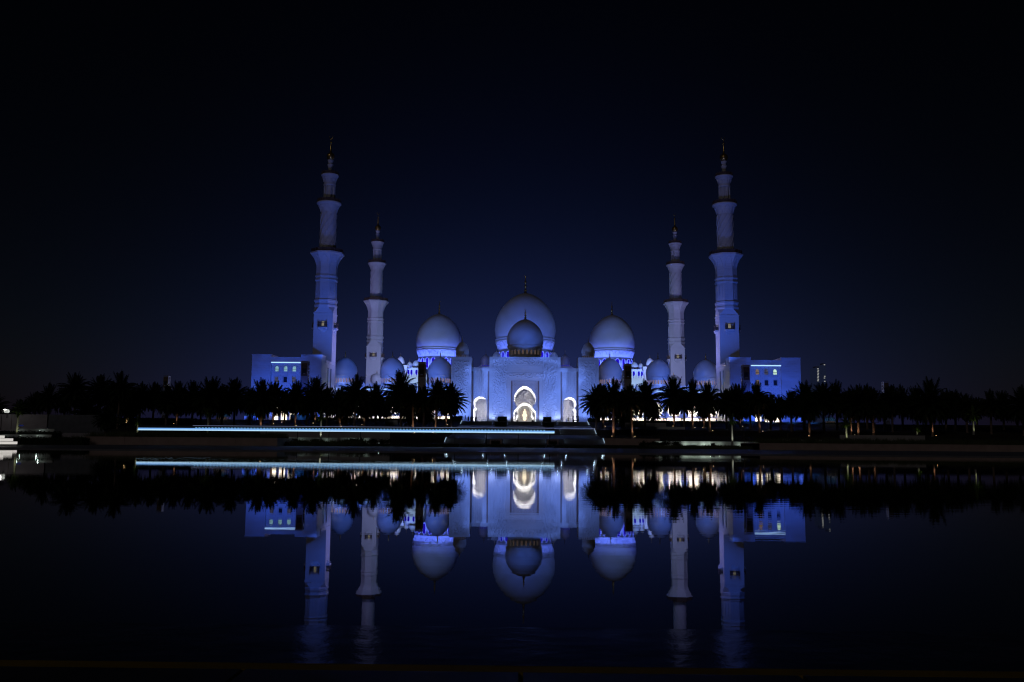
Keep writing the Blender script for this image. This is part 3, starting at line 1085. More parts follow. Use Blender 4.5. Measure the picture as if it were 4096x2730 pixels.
# ------------------------------------------------------------------ arcades with domes
def make_arcade(sgn, label):
    root = empty('arcade', (0, 348, BASE))
    tag(root, label, 'arcade', 'arcades either side of the portal')
    x0, x1 = sorted((sgn * 26.6, sgn * 75.5))
    zw = 14.2
    nb = 7
    bw = (x1 - x0) / nb
    holes = []
    for i in range(nb):
        c = x0 + bw * (i + .5)
        holes.append(arch(c, 3.7, 6.1, 2.55, 1.9, 1.9, 1.14, 16))
    q = MB()
    outer = rect(x0, x1, 3.0, zw)
    q.plate(outer, holes, 0, .8, M['marble'])
    # solid strips above springing between capitals: legs down onto the capitals
    q.box(x0, x1, -.25, .9, zw - .6, zw - .01, M['marble'])
    q.build('arcade_wall', root)
    col, cap = MB(), MB()
    for dx in (-.55, .55):
        for dy in (.1, .75):
            col.lathe([(.36, 0), (.36, .2), (.24, .3), (.22, 2.4)], 10, M['marble'], dx, dy)
    col.box(-.95, .95, -.2, 1.05, -.1, .05, M['marble'])
    cap.box(-.95, .95, -.12, .95, 2.88, 3.0, M['marble'])
    for dx in (-.55, .55):
        cap.lathe([(.24, 2.2), (.34, 2.45), (.5, 2.8), (.52, 2.9)], 10, M['capital'], dx, .1)
        cap.lathe([(.24, 2.2), (.34, 2.45), (.5, 2.8), (.52, 2.9)], 10, M['capital'], dx, .75)
    colm, capm = col.mesh('column'), cap.mesh('capital')
    for i in range(nb + 1):
        inst('capital', capm, inst('column', colm, root, (x0 + bw * i, 0, 0)))
    # inner wall, floor and ceiling of the gallery, roof and back wall
    q = MB()
    q.box(x0, x1, 6.8, 7.4, -.1, zw - 1.0, M['marble'])
    q.box(x0, x1, .82, 6.8, 10.4, 10.9, M['marble'])
    q.box(x0, x1, .02, 14, zw - .98, zw - .62, M['marble'])
    q.build('gallery', root)
    par = MB()
    k = x0 + .4
    while k < x1 - 1:
        b = zw
        out = [(0, 0), (.9, 0), (.9, .35), (1.1, .8), (.85, 1.05), (.45, 1.85), (.05, 1.05), (-.2, .8), (0, .35)]
        par.plate([(k + a, b + c) for a, c in out], [], -.1, .12, M['marble'])
        k += 1.45
    par.build('parapet', root)
    q = MB()
    q.box(x0, x1, -.32, -.26, zw - 1.02, zw - .82, M['cove'])
    q.build('cove_light', root)
    for xd, px in ((33.8, 1755), (53.0, 1561), (72.0, 1366)):
        zc = zz(px, 1504, 355) - BASE
        make_dome(root, sgn * xd, 7, zc, 49.3 * 355 / F_PX, zz(px, 1432, 355) - BASE - zc, zc - zw + 1.5, 26, M['warm_win'], (.27, -2.95, -1.15), 2.9, drum_r=.87)
    return root


make_arcade(-1, 'left arcade with three blue lit domes between the portal and left wing')
make_arcade(1, 'right arcade with three blue lit domes between the portal and right wing')


# ------------------------------------------------------------------ wing buildings at both ends
def make_wing(sgn, label, top_mats, low_mats):
    root = empty('wing_building', (0, 318, BASE))
    tag(root, label, 'building', 'wing buildings at both ends')
    S = lambda a: sgn * a
    def bx(q, a, b, y0, y1, z0, z1, mat):
        a, b = sorted((S(a), S(b)))
        q.box(a, b, y0, y1, z0, z1, mat)
    zt, zm = zz(1045, 1421, 318) - BASE, zz(1140, 1431.5, 318) - BASE
    xi, xp, xq, xo = 73.0, 80.5, 91.2, 98.1
    q = MB()
    bx(q, xi, xp, 0, 6.2, -.1, zt, M['marble'])
    bx(q, xq, xo, 0, 9, -.1, zt, M['marble'])
    q.build('pillar_wall', root)
    q = MB()
    bx(q, xi - .12, xp + .05, -.14, 6.3, zt + .002, zt + .28, M['marble'])
    bx(q, xq - .05, xo + .12, -.14, 9.1, zt + .002, zt + .28, M['marble'])
    bx(q, xp + .06, xq - .06, -.05, 9, zm + .002, zm + .22, M['marble'])
    q.build('coping', root)
    zcove = zz(1140, 1450.5, 318) - BASE
    xs_ = [82.9 + 3.15 * k for k in range(3)]
    holes = []
    zw0, zw1 = zz(1141, 1486, 318) - BASE, zz(1141, 1464, 318) - BASE
    zl0, zl1 = zz(1141, 1529, 318) - BASE, zz(1141, 1508, 318) - BASE
    for c in xs_:
        holes.append([(S(x) if sgn > 0 else S(x), z) for x, z in pointed(c, zw0, zw1, .66)])
        holes.append([(S(x), z) for x, z in rect(c - .66, c + .66, zl0, zl1)])
    a, b = sorted((S(xp + .02), S(xq - .02)))
    holes_g = [arch(S(c), 0, 4.2, 1.15, 1.1, 1.1, 1.2, 12) for c in xs_]
    q = MB()
    q.plate(rect(a, b, -.1, zcove - .25), holes + holes_g, .7, 1.3, M['tile'])
    q.box(a, b, .1, 9, zcove + .14, zm, M['marble'])
    q.box(a, b, .065, .7, zcove - .22, zcove + .135, M['marble'])
    q.build('recessed_wall', root)
    q = MB()
    q.box(a, b, -.02, .06, zcove - .22, zcove + .13, M['cove'])
    q.build('cove_light', root)
    for c, mt, ml in zip(xs_, top_mats, low_mats):
        for (zz0, zz1, mt_, pt) in ((zw0, zw1, mt, 1), (zl0, zl1, ml, 0)):
            q = MB()
            o2 = pointed(S(c), zz0 - .1, zz1 + .15, .8) if pt else rect(S(c) - .78, S(c) + .78, zz0 - .12, zz1 + .1)
            i2 = pointed(S(c), zz0, zz1, .655) if pt else rect(S(c) - .655, S(c) + .655, zz0, zz1)
            q.plate(o2, [i2], .58, .69, M['marble'])
            q.box(S(c) - .65, S(c) + .65, .92, 1.0, (zz0 * .62 + zz1 * .38) if pt else zz1 - .55, ((zz0 * .62 + zz1 * .38) if pt else zz1 - .55) + .12, M['dark'])
            if not pt: q.box(S(c) - .85, S(c) + .85, .5, .69, zz0 - .3, zz0 - .13, M['marble'])
            w = q.build('window', root)
            q = MB()
            q.plate(i2, [], 1.05, 1.1, mt_)
            q.build('pane', w)
        q = MB()
        q.box(S(c) - .66, S(c) + .66, .64, .69, zl1 + .12, zw0 - .12, M['marble'])
        q.build('spandrel', root)
        q = MB()
        q.plate(arch(S(c), 0, 4.2, 1.15, 1.1, 1.1, 1.2, 12), [], 1.15, 1.2, M['hall'])
        q.build('ground_floor_door', root)
    # lower inner link back to the minaret and the arcade, with a tall niche
    q = MB()
    zk = zz(1315, 1446, 330) - BASE
    bx(q, xi + .05, xp, 6.2, 22, -.1, zk, M['marble'])
    bx(q, xi - .25, xi + .05, 6.3, 22, zk - 1.0, zk - .01, M['marble'])
    bx(q, xp, xq, 9.02, 40, -.1, zm - 1.2, M['marble'])
    q.build('link_wall', root)
    q = MB()
    bx(q, xi - .02, xi + .02, 10, 11.6, 11.5, 20, M['tinted'])
    bx(q, xi - .02, xi + .02, 15, 16.6, 11.5, 20, M['tinted'])
    q.build('tall_window', root)
    return root


make_wing(-1, 'left wing building with three lit arched windows beneath a glowing cove line', [M['cyan_win'], M['cyan_win'], M['cyan_win']], [M['grey_win'], M['tinted'], M['grey_win']])
make_wing(1, 'right wing building with one bright and two dim arched windows beneath a cove line', [M['dim_win'], M['grey_win'], M['mint_win']], [M['dim_win'], M['tinted'], M['tinted']])


# ------------------------------------------------------------------ lighting pylons
def make_pylon(x, y, ztop, label, sgn_edge, w=2.45):
    root = empty('light_pylon', (x, y, BASE))
    tag(root, label, 'light tower', 'dark stone lighting pylons around the mosque')
    h = ztop - BASE
    q = MB()
    q.box(-w / 2, w / 2, -w / 2, w / 2, 0, h, M['pylon'])
    q.box(-w / 2 + .25, w / 2 - .25, -w / 2 - .05, -w / 2, h - 5.2, h - .8, M['pylon_edge'])
    q.box(-w / 2 + .55, w / 2 - .55, -w / 2 - .08, -w / 2 - .05, h - 4.6, h - 2.6, M['dark'])
    q.build('shaft', root)
    q = MB()
    for k in range(int(h / 1.2)):
        q.box(sgn_edge * (w / 2), sgn_edge * (w / 2) + sgn_edge * .12, -w / 2 + .3, w / 2 - .3, .4 + k * 1.2, 1.3 + k * 1.2, M['pylon_edge']) if sgn_edge > 0 else \
            q.box(-w / 2 - .12, -w / 2, -w / 2 + .3, w / 2 - .3, .4 + k * 1.2, 1.3 + k * 1.2, M['pylon_edge'])
    q.build('riveted_side', root)
    q = MB()
    for dx in (-.35, .1):
        q.box(dx, dx + .25, -w / 2 - .12, -w / 2 - .081, h - 4.4, h - 4.3, M['grey_win'])
    q.build('indicator_light', root)
    q = MB()                                                   # carved screen at the foot
    for k in range(6):
        a = pi * k / 6
        q.tube([(.8 * cos(2 * pi * j / 12 + a) * (.6 + .4 * cos(3 * (2 * pi * j / 12))), -w / 2 - .1, 2.2 + 1.1 * sin(2 * pi * j / 12 + a)) for j in range(13)], .05, M['pylon_edge'], 4)
    q.build('foot_screen', root)
    q = MB()
    q.box(-.7, .7, w / 2 + .02, w / 2 + .5, h - 2.4, h - 1.2, M['dark'])
    q.build('projector', root)
    return root


PY = 306
for px, py, sg, lab in ((1222, 1446, 1, 'dark square pylon before the right hand pillar of the left wing'),
                        (1689, 1450, 1, 'dark square pylon rising out of palms left of the portal'),
                        (2510, 1457, -1, 'dark square pylon rising out of palms right of the portal'),
                        (2981, 1461, -1, 'dark square pylon before the inner pillar of the right wing')):
    a = at(px, py, PY)
    make_pylon(a.x, PY, a.z, lab, sg)
for px, py, sg, lab in ((668, 1502, 1, 'distant pale pylon with a white lit side above the far left palms'),
                        (3541, 1526, -1, 'distant pale pylon with a lit slot above the far right palms')):
    a = at(px, py, 375)
    r = make_pylon(a.x, 375, a.z, lab, sg, 2.2)
    for ch in r.children:
        if ch.name.startswith('shaft'):
            ch.data = ch.data.copy()
            ch.data.materials[0] = M['hazed_concrete']
    q = MB()
    hh = a.z - BASE
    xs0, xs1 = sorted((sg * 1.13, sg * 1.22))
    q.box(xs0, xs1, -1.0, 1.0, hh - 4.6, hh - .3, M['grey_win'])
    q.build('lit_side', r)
    q = MB()
    q.box(sg * 1.2 - .25, sg * 1.2 + .25, -1.3, -1.12, hh - 4.9, hh - 4.4, M['lamp_w'] if sg > 0 else M['grey_win'])
    q.build('lamp', r)

# ------------------------------------------------------------------ stairs in front of the portal
FL = [(234, 240, .9, 2.24), (262, 270, 3.6, 5.35), (291, 299.5, 6.83, 8.34)]
for k, (y0, y1, z0, z1) in enumerate(FL):
    lab = ['lowest flight of dark stone steps, just above the lawn', 'middle flight of dark stone steps between two landings', 'top flight of dark stone steps below the portal terrace'][k]
    root = empty('stair_flight', (0, y0, z0))
    tag(root, lab, 'stairs', 'flights of steps up to the portal')
    ns = 9
    q = MB()
    for i in range(ns):
        ya, yb = (y1 - y0) * i / ns, (y1 - y0)
        q.box(-20.7, 20.7, ya, yb, (z1 - z0) * i / ns - .1, (z1 - z0) * (i + 1) / ns, M['stair'])
    q.build('steps', root)
    led = MB()
    led.box(-.07, .07, -.05, .02, -.05, .05, M['step_led'])
    lm = led.mesh('step_light')
    for xw, face in ((-20.9, 1), (20.9, -1), (-10.5, -1), (-5.6, 1), (5.6, -1), (10.5, 1)):
        q = MB()
        q.add([(xw - .2, -.3, -.3), (xw + .2, -.3, -.3), (xw + .2, y1 - y0, -.3), (xw - .2, y1 - y0, -.3),
               (xw - .2, -.3, .25), (xw + .2, -.3, .25), (xw + .2, y1 - y0, z1 - z0 + .3), (xw - .2, y1 - y0, z1 - z0 + .3)],
              [(4, 5, 6, 7), (0, 1, 5, 4), (1, 2, 6, 5), (3, 0, 4, 7), (2, 3, 7, 6)], M['stair'])
        c = q.build('cheek_wall', root)
        if abs(xw) > 20:
            for i in range(8):
                t = (i + .4) / 8
                inst('step_light', lm, c, (xw, (y1 - y0) * t - .2, (z1 - z0) * t + .42))
        for t in (.2, .5, .8):
            point('step_lamp', (xw + face * .42, y0 + (y1 - y0) * t - .5, z0 + (z1 - z0) * t + .42), (.55, .78, 1.0), 2.0 if abs(xw) > 20 else 1.7, .05)
# landings
p = MB()
for (ya, za, yb, zb) in ((240, 2.24, 262, 3.6), (270, 5.35, 291, 6.83)):
    p.add([(-21.2, ya, za + .01), (21.2, ya, za + .01), (21.2, yb, zb + .01), (-21.2, yb, zb + .01)], [(0, 1, 2, 3)], M['stair'])
p.add([(-60, 299.5, 8.35), (60, 299.5, 8.35), (60, 347, 8.42), (-60, 347, 8.42)], [(0, 1, 2, 3)], M['stair'])
tag(p.build('terrace_paving'), kind='structure')


# ------------------------------------------------------------------ hedges and planters
def leafy_box(w, d, h, n, mat, seed=0, leaf=.28):
    """clipped hedge: a core with leaf sized faces all over it"""
    r = random.Random(seed)
    q = MB()
    q.box(-w / 2 + .1, w / 2 - .1, -d / 2 + .1, d / 2 - .1, 0, h - .1, mat)
    for i in range(n):
        s = r.random()
        if s < .4: p = Vector((r.uniform(-w / 2, w / 2), -d / 2 + r.gauss(0, .06), r.uniform(0, h)))
        elif s < .8: p = Vector((r.uniform(-w / 2, w / 2), r.uniform(-d / 2, d / 2), h + r.gauss(0, .09)))
        else: p = Vector((r.choice((-1, 1)) * w / 2 + r.gauss(0, .06), r.uniform(-d / 2, d / 2), r.uniform(0, h)))
        a, b = Vector((r.gauss(0, 1), r.gauss(0, 1), r.gauss(0, 1))).normalized(), Vector((r.gauss(0, 1), r.gauss(0, 1), r.gauss(0, 1))).normalized()
        l = leaf * r.uniform(.6, 1.3)
        q.add([p - a * l * .5, p + b * l * .25, p + a * l * .5, p - b * l * .25], [(0, 1, 2, 3)], mat)
    return q


def hedge(px0, px1, py_top, Y, depth, label, group=None, zb=None, n=None, seed=1):
    a, b = at(px0, py_top, Y), at(px1, py_top, Y)
    z0 = tz(Y) - .1 if zb is None else zb
    h = (a.z + b.z) / 2 - z0
    w = b.x - a.x
    q = leafy_box(w, depth, h, n or int(200 + w * 45), M['hedge'], seed)
    o = q.build('hedge', None, ((a.x + b.x) / 2, Y + depth / 2, z0))
    tag(o, label, 'hedge', group)
    return o


hedge(1990, 2027, 1668, 299, 3.5, 'block of clipped hedge left of the central steps, before the glowing arch', 'clipped hedge blocks beside the steps', seed=2, n=900)
hedge(2173, 2205, 1670, 299, 3.5, 'block of clipped hedge right of the central steps, before the glowing arch', 'clipped hedge blocks beside the steps', seed=3, n=900)
hedge(1981, 2025, 1690, 286, 3, 'lower hedge step beneath the clipped block left of the central steps', 'lower hedge blocks beside the steps', seed=4, n=700)
hedge(2173, 2215, 1692, 286, 3, 'lower hedge step beneath the clipped block right of the central steps', 'lower hedge blocks beside the steps', seed=5, n=700)
hedge(1806, 1849, 1666, 301, 3, 'clipped hedge at the outer left end of the top steps', 'hedges at the ends of the steps', seed=6, n=700)
hedge(2352, 2400, 1673, 301, 3, 'clipped hedge at the outer right end of the top steps', 'hedges at the ends of the steps', seed=7, n=700)
hedge(1268, 1808, 1674, 302, 2, 'long low hedge along the terrace edge below the left arcade', 'long hedges along the terrace edge', seed=8, n=4500)
hedge(2398, 3060, 1684, 302, 2, 'long low hedge along the terrace edge below the right arcade', 'long hedges along the terrace edge', seed=9, n=4800)
hedge(1160, 1270, 1660, 301, 2, 'taller dark hedge before the left wing, beside a bright doorway', seed=10, n=1500)
hedge(780, 1100, 1680, 301, 2, 'low dark hedge at the foot of the left wing, left of the bright doors', seed=11, n=1500)
hedge(3062, 3500, 1690, 301, 2, 'low dark hedge right of the right wing', seed=12, n=1500)
hedge(400, 780, 1672, 285, 2, 'dark clipped hedge beneath the far left palms', seed=13, n=1500)

# planters with a stone frame at the foot of the stairs
for (px0, px1, lab) in ((1959, 2006, 'stone framed planter with hedge at the stair foot, left one'), (2188, 2234, 'stone framed planter with hedge at the stair foot, right one')):
    a, b = at(px0, 1757, 233), at(px1, 1757, 233)
    r = empty('planter', ((a.x + b.x) / 2, 233, tz(233)))
    tag(r, lab, 'planter', 'planters at the foot of the steps')
    w = b.x - a.x
    h = a.z - tz(233)
    q = MB()
    q.box(-w / 2, w / 2, 0, .3, h - .22, h, M['brown_wall'])
    q.box(-w / 2, -w / 2 + .4, 0, .3, -.2, h - .221, M['brown_wall'])
    q.box(w / 2 - .4, w / 2, 0, .3, -.2, h - .221, M['brown_wall'])
    q.box(-w / 2, w / 2, .3, 2.2, -.2, h - .3, M['brown_wall'])
    q.build('stone_frame', r)
    q = leafy_box(w - .8, .5, h * .62, 300, M['hedge'], 21, .2)
    q.build('shrub', r, (0, -.1, 0))


# ------------------------------------------------------------------ walls on the bank
def wall(name, px0, px1, py0, py1, Y, mat, label, thick=.5, zlow=None, group=None, panels=0):
    a, b = at(px0, py0, Y), at(px1, py0, Y)
    zb = zz(px0, py1, Y) if zlow is None else zlow
    q = MB()
    w = b.x - a.x
    h = (a.z + b.z) / 2 - zb
    if panels:
        k = 0.0
        while k < w - .01:
            e = min(w, k + panels)
            q.box(-w / 2 + k, -w / 2 + e - .03, 0, thick, 0, h - .12, mat)
            k += panels
        q.box(-w / 2, w / 2, .03, thick - .01, 0, h - .13, mat)
        q.box(-w / 2 - .02, w / 2 + .02, -.05, thick + .05, h - .12, h, mat)
    else:
        q.box(-w / 2, w / 2, 0, thick, 0, h, mat)
    o = q.build(name, None, ((a.x + b.x) / 2, Y, zb))
    tag(o, label, 'wall', group)
    return o


wall('retaining_wall', 322, 1110, 1749.5, 1782, 160, M['brown_wall'], 'long low brown stone wall on the bank at left', 14, .1, panels=4)
wall('retaining_wall', 3038, 4330, 1778, 1808, 160, M['brown_wall'], 'long low brown stone wall on the bank at right', 14, .1, panels=4)
a = at(323, 1747, 159.6)
q = MB()
q.box(-.05, .82, 0, .3, 0, a.z - .1, M['white_wall'])
tag(q.build('gate_post', None, (a.x, 159.4, .1)), 'pale stone end post of the left brown wall', 'post')
wall('garden_wall', 2620, 3118, 1767, 1795, 190, M['white_wall'], 'low white wall at right lit by greenish lamps', .4, .45)
wall('garden_wall', 3119, 3340, 1760, 1800, 189, M['white_wall'], 'dim end section of low white wall, right of the lit stretch', .5, .45)
wall('garden_wall', 1110, 1348, 1751, 1770, 190, M['white_wall'], 'low white wall lit behind grasses at left of the steps', .4, .45)
wall('garden_wall', 1362, 1480, 1752, 1772, 190, M['white_wall'], 'short low white wall half hidden by shrubs left of the steps', .4, .45)
wall('garden_wall', -200, 208, 1738, 1751, 150, M['grey_wall'], 'lower white terrace wall lit at the far left', .4)
wall('garden_wall', 40, 218, 1716, 1728, 156, M['grey_wall'], 'upper white terrace wall lit at the far left', .4)
hedge(-60, 215, 1728, 152, 3, 'dark low hedge between the two lit terrace walls at far left', n=1600, seed=31)
hedge(-60, 330, 1752, 146, 2.5, 'dark low planting below the far left terrace walls', n=2200, seed=32)
wall('garden_wall', 210, 402, 1733, 1750, 169, M['pylon'], 'plain dim terrace wall right of the lit ones at far left', .4, .2)
wall('compound_wall', -400, 190, 1657, 1740, 205, M['pylon'], 'tall plain grey wall at the far left edge', .6, 1.0)
wall('compound_wall', 191, 420, 1660, 1740, 214, M['stair'], 'tall dim wall behind the palms at the left', .6, 1.0)
wall('terrace_wall', 1040, 1560, 1728, 1752, 215, M['grey_wall'], 'dim terrace wall just below the bright light trail', .5, .7)
wall('terrace_wall', 2420, 2640, 1755, 1785, 226, M['brown_wall'], 'brown terrace wall at right foot of the steps', .5, .7)
wall('terrace_wall', 2500, 2665, 1692, 1702, 270, M['grey_wall'], 'short pale terrace wall among palms right of the steps', .5, 6.3)
wall('terrace_wall', 2560, 2740, 1708, 1716, 268, M['white_wall'], 'thin pale kerb wall under palms right of the steps', .4, 5.6)
wall('terrace_wall', 1540, 1590, 1682, 1688, 290, M['white_wall'], 'thin pale kerb wall under palms left of the steps', .4, 6.6)
wall('terrace_wall', 1370, 1395, 1680, 1684, 290, M['white_wall'], 'tiny pale ledge beneath the left arcade', .4, 6.8)
wall('terrace_wall', 3360, 3700, 1742, 1752, 200, M['grey_wall'], 'long dim ledge behind the right brown wall', .4, .5)
# small dark cabinet standing before the lit wall
a = at(2852, 1789, 186)
q = MB()
q.box(-.38, .38, 0, .5, 0, .78, M['dark'])
q.box(-.42, .42, -.04, .54, .78, .84, M['dark'])
tag(q.build('utility_cabinet', None, (a.x, 186, a.z - .05)), 'small dark cabinet in front of the lit white wall', 'cabinet')

# lamps washing those walls
def wall_lamp(px, Y, z, col, pw, label, lens, group):
    x = xx(px, 1780, Y)
    r = empty('wall_washer_lamp', (x, Y, z))
    tag(r, label, 'lamp', group)
    q = MB()
    q.box(-.12, .12, -.1, .1, 0, .14, M['dark'])
    q.build('housing', r)
    q = MB()
    q.box(-.09, .09, -.09, .06, .142, .16, lens)
    q.build('lens', r)
    point('wall_washer_bulb', (x, Y + .02, z + .3), col, pw, .06)


for i, (px, pw) in enumerate(((2640, 6), (2745, 13), (2780, 7), (2816, 17), (2842, 12), (2880, 6), (2960, 6), (3030, 7), (3080, 4))):
    wall_lamp(px, 189.3, .72, (.80, 1.0, .84), pw, '%s greenish ground lamp from the left under the lit white wall at right' % ('first', 'second', 'third', 'fourth', 'fifth', 'sixth', 'seventh', 'eighth', 'ninth')[i], M['lamp_g'], 'lamps under the right white wall')
for i, (px, pw) in enumerate(((1135, 7), (1200, 4), (1300, 5), (1400, 6), (1450, 8), (1515, 6))):
    wall_lamp(px, 189.2, .7, (.72, 1.0, .85), pw, '%s pale ground lamp from the left among grasses under the left white walls' % ('first', 'second', 'third', 'fourth', 'fifth', 'sixth')[i], M['lamp_g'], 'lamps under the left white walls')
for i, (px, pw, Y, z) in enumerate(((80, 2, 149.2, 1.5), (147, 4.5, 149.2, 1.5), (10, 1.5, 149.2, 1.5), (155, 4, 155.2, 2.5), (70, 2, 155.2, 2.5))):
    wall_lamp(px, Y, z, (.75, 1.0, .9), pw, ['lower left ground lamp of the far left terrace walls', 'brightest ground lamp under the lower far left terrace wall', 'ground lamp of the far left terrace nearest the frame edge', 'bright lamp under the upper far left terrace wall', 'dim lamp at left end of the upper far left terrace wall'][i], M['lamp_g'], 'lamps under the far left terrace walls')

# ------------------------------------------------------------------ vehicle light trail, built as a fixed glowing strip
YL = 170.0
a, b = at(552, 1711, YL), at(2218, 1728, YL)
z_l = (a.z + b.z) / 2
strip = empty('light_trail_strip', ((a.x + b.x) / 2, YL, tz(YL)))
tag(strip, 'pale blue vehicle light trail, built as a fixed strip along the far bank', 'light trail')
Lh = (b.x - a.x) / 2
zr = z_l - tz(YL)
q = MB()
q.box(-Lh, Lh, 0, .12, zr - .19, zr + .06, M['strip'])
q.build('trail_band', strip)
q = MB()
q.box(-Lh - .02, Lh, -.03, .1, zr - .40, zr - .195, M['strip_hi'])
q.build('trail_edge', strip)
q = MB()
q.box(-Lh + 10.5, Lh + 7.5, 0, .1, zr + .52, zr + .57, M['strip_lo'])
q.build('thin_upper_line', strip)
q = MB()
n = int((2 * Lh - 12) / .62)
for k in range(n):
    x = -Lh + 11 + k * .62
    q.box(x, x + .30, .01, .1, zr + .075, zr + .24, M['strip_dot'])
q.build('trail_dots', strip)
q = MB()
q.box(-Lh, Lh, .125, .2, zr - .45, zr + .6, M['dark'])
k = -Lh + .5
while k < Lh:
    q.box(k, k + .12, .13, .25, 0, zr - .44, M['dark'])
    k += 6
q.build('added_rail', strip)  # rail and posts added to carry the strip

# ------------------------------------------------------------------ floodlights standing along the foot of the portal
fl = MB()
fl.add([(-.3, -.2, 0), (.3, -.2, 0), (.3, .2, 0), (-.3, .2, 0), (-.22, .0, 1.0), (.22, .0, 1.0), (.22, .25, 1.0), (-.22, .25, 1.0)],
       [(0, 1, 5, 4), (1, 2, 6, 5), (3, 0, 4, 7)], M['white_wall'])
fm = fl.mesh('housing')
fl = MB()
fl.add([(.32, .22, .03), (-.32, .22, .03), (-.24, .27, .98), (.24, .27, .98), (-.22, .0, 1.01), (.22, .0, 1.01)], [(0, 1, 2, 3), (2, 3, 5, 4)], M['uplight'])
lm = fl.mesh('lens')
fx = [1906, 1926, 1943, 1957, 1970, 1985, 2031, 2040, 2148, 2158, 2168, 2212, 2224, 2236, 2248, 2266]
words = ['first', 'second', 'third', 'fourth', 'fifth', 'sixth', 'seventh', 'eighth', 'ninth', 'tenth', 'eleventh', 'twelfth', 'thirteenth', 'fourteenth', 'fifteenth', 'sixteenth']
for i, px in enumerate(fx):
    r = empty('floodlight', (xx(px, 1683, 314), 314, 8.38))
    tag(r, '%s small white floodlight from the left along the foot of the portal' % words[i], 'floodlight', 'floodlights along the portal foot')
    inst('housing', fm, r)
    inst('lens', lm, r)

# ------------------------------------------------------------------ people on the terrace
def make_person_mesh(bag=False, stride=.12):
    J = {'pelvis': (0, 0, .95), 'chest': (0, 0, 1.35), 'neck': (0, 0, 1.50), 'head': (0, -.02, 1.62), 'crown': (0, -.01, 1.74),
         'hl': (-.1, 0, .92), 'kl': (-.11, -.03 - stride, .5), 'al': (-.11, .04 - stride, .08), 'tl': (-.11, -.12 - stride, .03),
         'hr': (.1, 0, .92), 'kr': (.11, -.02 + stride, .5), 'ar': (.11, .06 + stride, .08), 'tr': (.11, -.1 + stride, .03),
         'sl': (-.19, 0, 1.42), 'el': (-.24, .02, 1.15), 'wl': (-.22, -.1, .92), 'fl': (-.21, -.13, .82),
         'sr': (.19, 0, 1.42), 'er': (.25, .0, 1.15), 'wr': (.24, -.12, .93), 'fr': (.23, -.15, .83)}
    R = {'pelvis': .15, 'chest': .17, 'neck': .06, 'head': .095, 'crown': .06, 'hl': .1, 'kl': .065, 'al': .045, 'tl': .04, 'hr': .1, 'kr': .065, 'ar': .045, 'tr': .04,
         'sl': .07, 'el': .05, 'wl': .035, 'fl': .03, 'sr': .07, 'er': .05, 'wr': .035, 'fr': .03}
    E = [('pelvis', 'chest'), ('chest', 'neck'), ('neck', 'head'), ('head', 'crown'), ('pelvis', 'hl'), ('hl', 'kl'), ('kl', 'al'), ('al', 'tl'), ('pelvis', 'hr'), ('hr', 'kr'), ('kr', 'ar'), ('ar', 'tr'),
         ('chest', 'sl'), ('sl', 'el'), ('el', 'wl'), ('wl', 'fl'), ('chest', 'sr'), ('sr', 'er'), ('er', 'wr'), ('wr', 'fr')]
    ks = list(J)
    me = bpy.data.meshes.new('body_skeleton')
    me.from_pydata([J[k] for k in ks], [(ks.index(a), ks.index(b)) for a, b in E], [])
    o = bpy.data.objects.new('body_skeleton', me)
    COL.objects.link(o)
    mod = o.modifiers.new('skin', 'SKIN')
    for i, k in enumerate(ks):
        me.skin_vertices[0].data[i].radius = (R[k], R[k] * .8)
        me.skin_vertices[0].data[i].use_root = (k == 'pelvis')
    o.modifiers.new('sub', 'SUBSURF').levels = 1
    dg = bpy.context.evaluated_depsgraph_get()
    out = bpy.data.meshes.new_from_object(o.evaluated_get(dg))
    out.name = 'body'
    bpy.data.objects.remove(o)
    out.materials.clear()
    out.materials.append(M['cloth_d'])
    for p_ in out.polygons: p_.use_smooth = True
    return out


body_a, body_b = make_person_mesh(stride=.16), make_person_mesh(stride=.03)
hr = MB()
hr.lathe([(.02, 1.765), (.07, 1.75), (.105, 1.70), (.11, 1.64), (.10, 1.60)][::-1], 12, M['hair'], 0, .01)
hm = hr.mesh('hair')
rb = MB()
rb.lathe([(.30, .1), (.26, .6), (.21, 1.0), (.235, 1.3), (.20, 1.44), (.07, 1.5)], 14, M['cloth_d'])
rm = rb.mesh('robe')
folk = [(1861, 1688, body_a, False, 1.12, 'person walking at the left end of the terrace, tallest of the dark figures'),
        (1873, 1688, body_b, True, .95, 'person in long dark robe beside the tallest figure on the terrace'),
        (1884, 1688, body_b, True, .92, 'robed dark figure just left of the left arch'),
        (1892, 1688, body_b, False, .9, 'dark figure standing at left edge of the left glowing arch'),
        (1901, 1688, body_b, True, .85, 'robed dark figure below the left glowing arch, left of another'),
        (1907, 1688, body_a, False, .85, 'dark figure below the middle of the left glowing arch'),
        (1984, 1688, body_b, False, .95, 'dark figure standing beside the left clipped hedge block'),
        (2273, 1692, body_b, True, .95, 'robed dark figure before the carved panel in the right arch')]
for px, py, bm_, robe, s, lab in folk:
    r = empty('person', (xx(px, py, 300.6), 300.6, 8.42), random.uniform(0, 6))
    tag(r, lab.replace('figure', 'figure'), 'person', 'people on the terrace')
    r.scale = (s, s, s)
    inst('body', bm_, r)
    inst('hair', hm, r)
    if robe: inst('robe', rm, r)

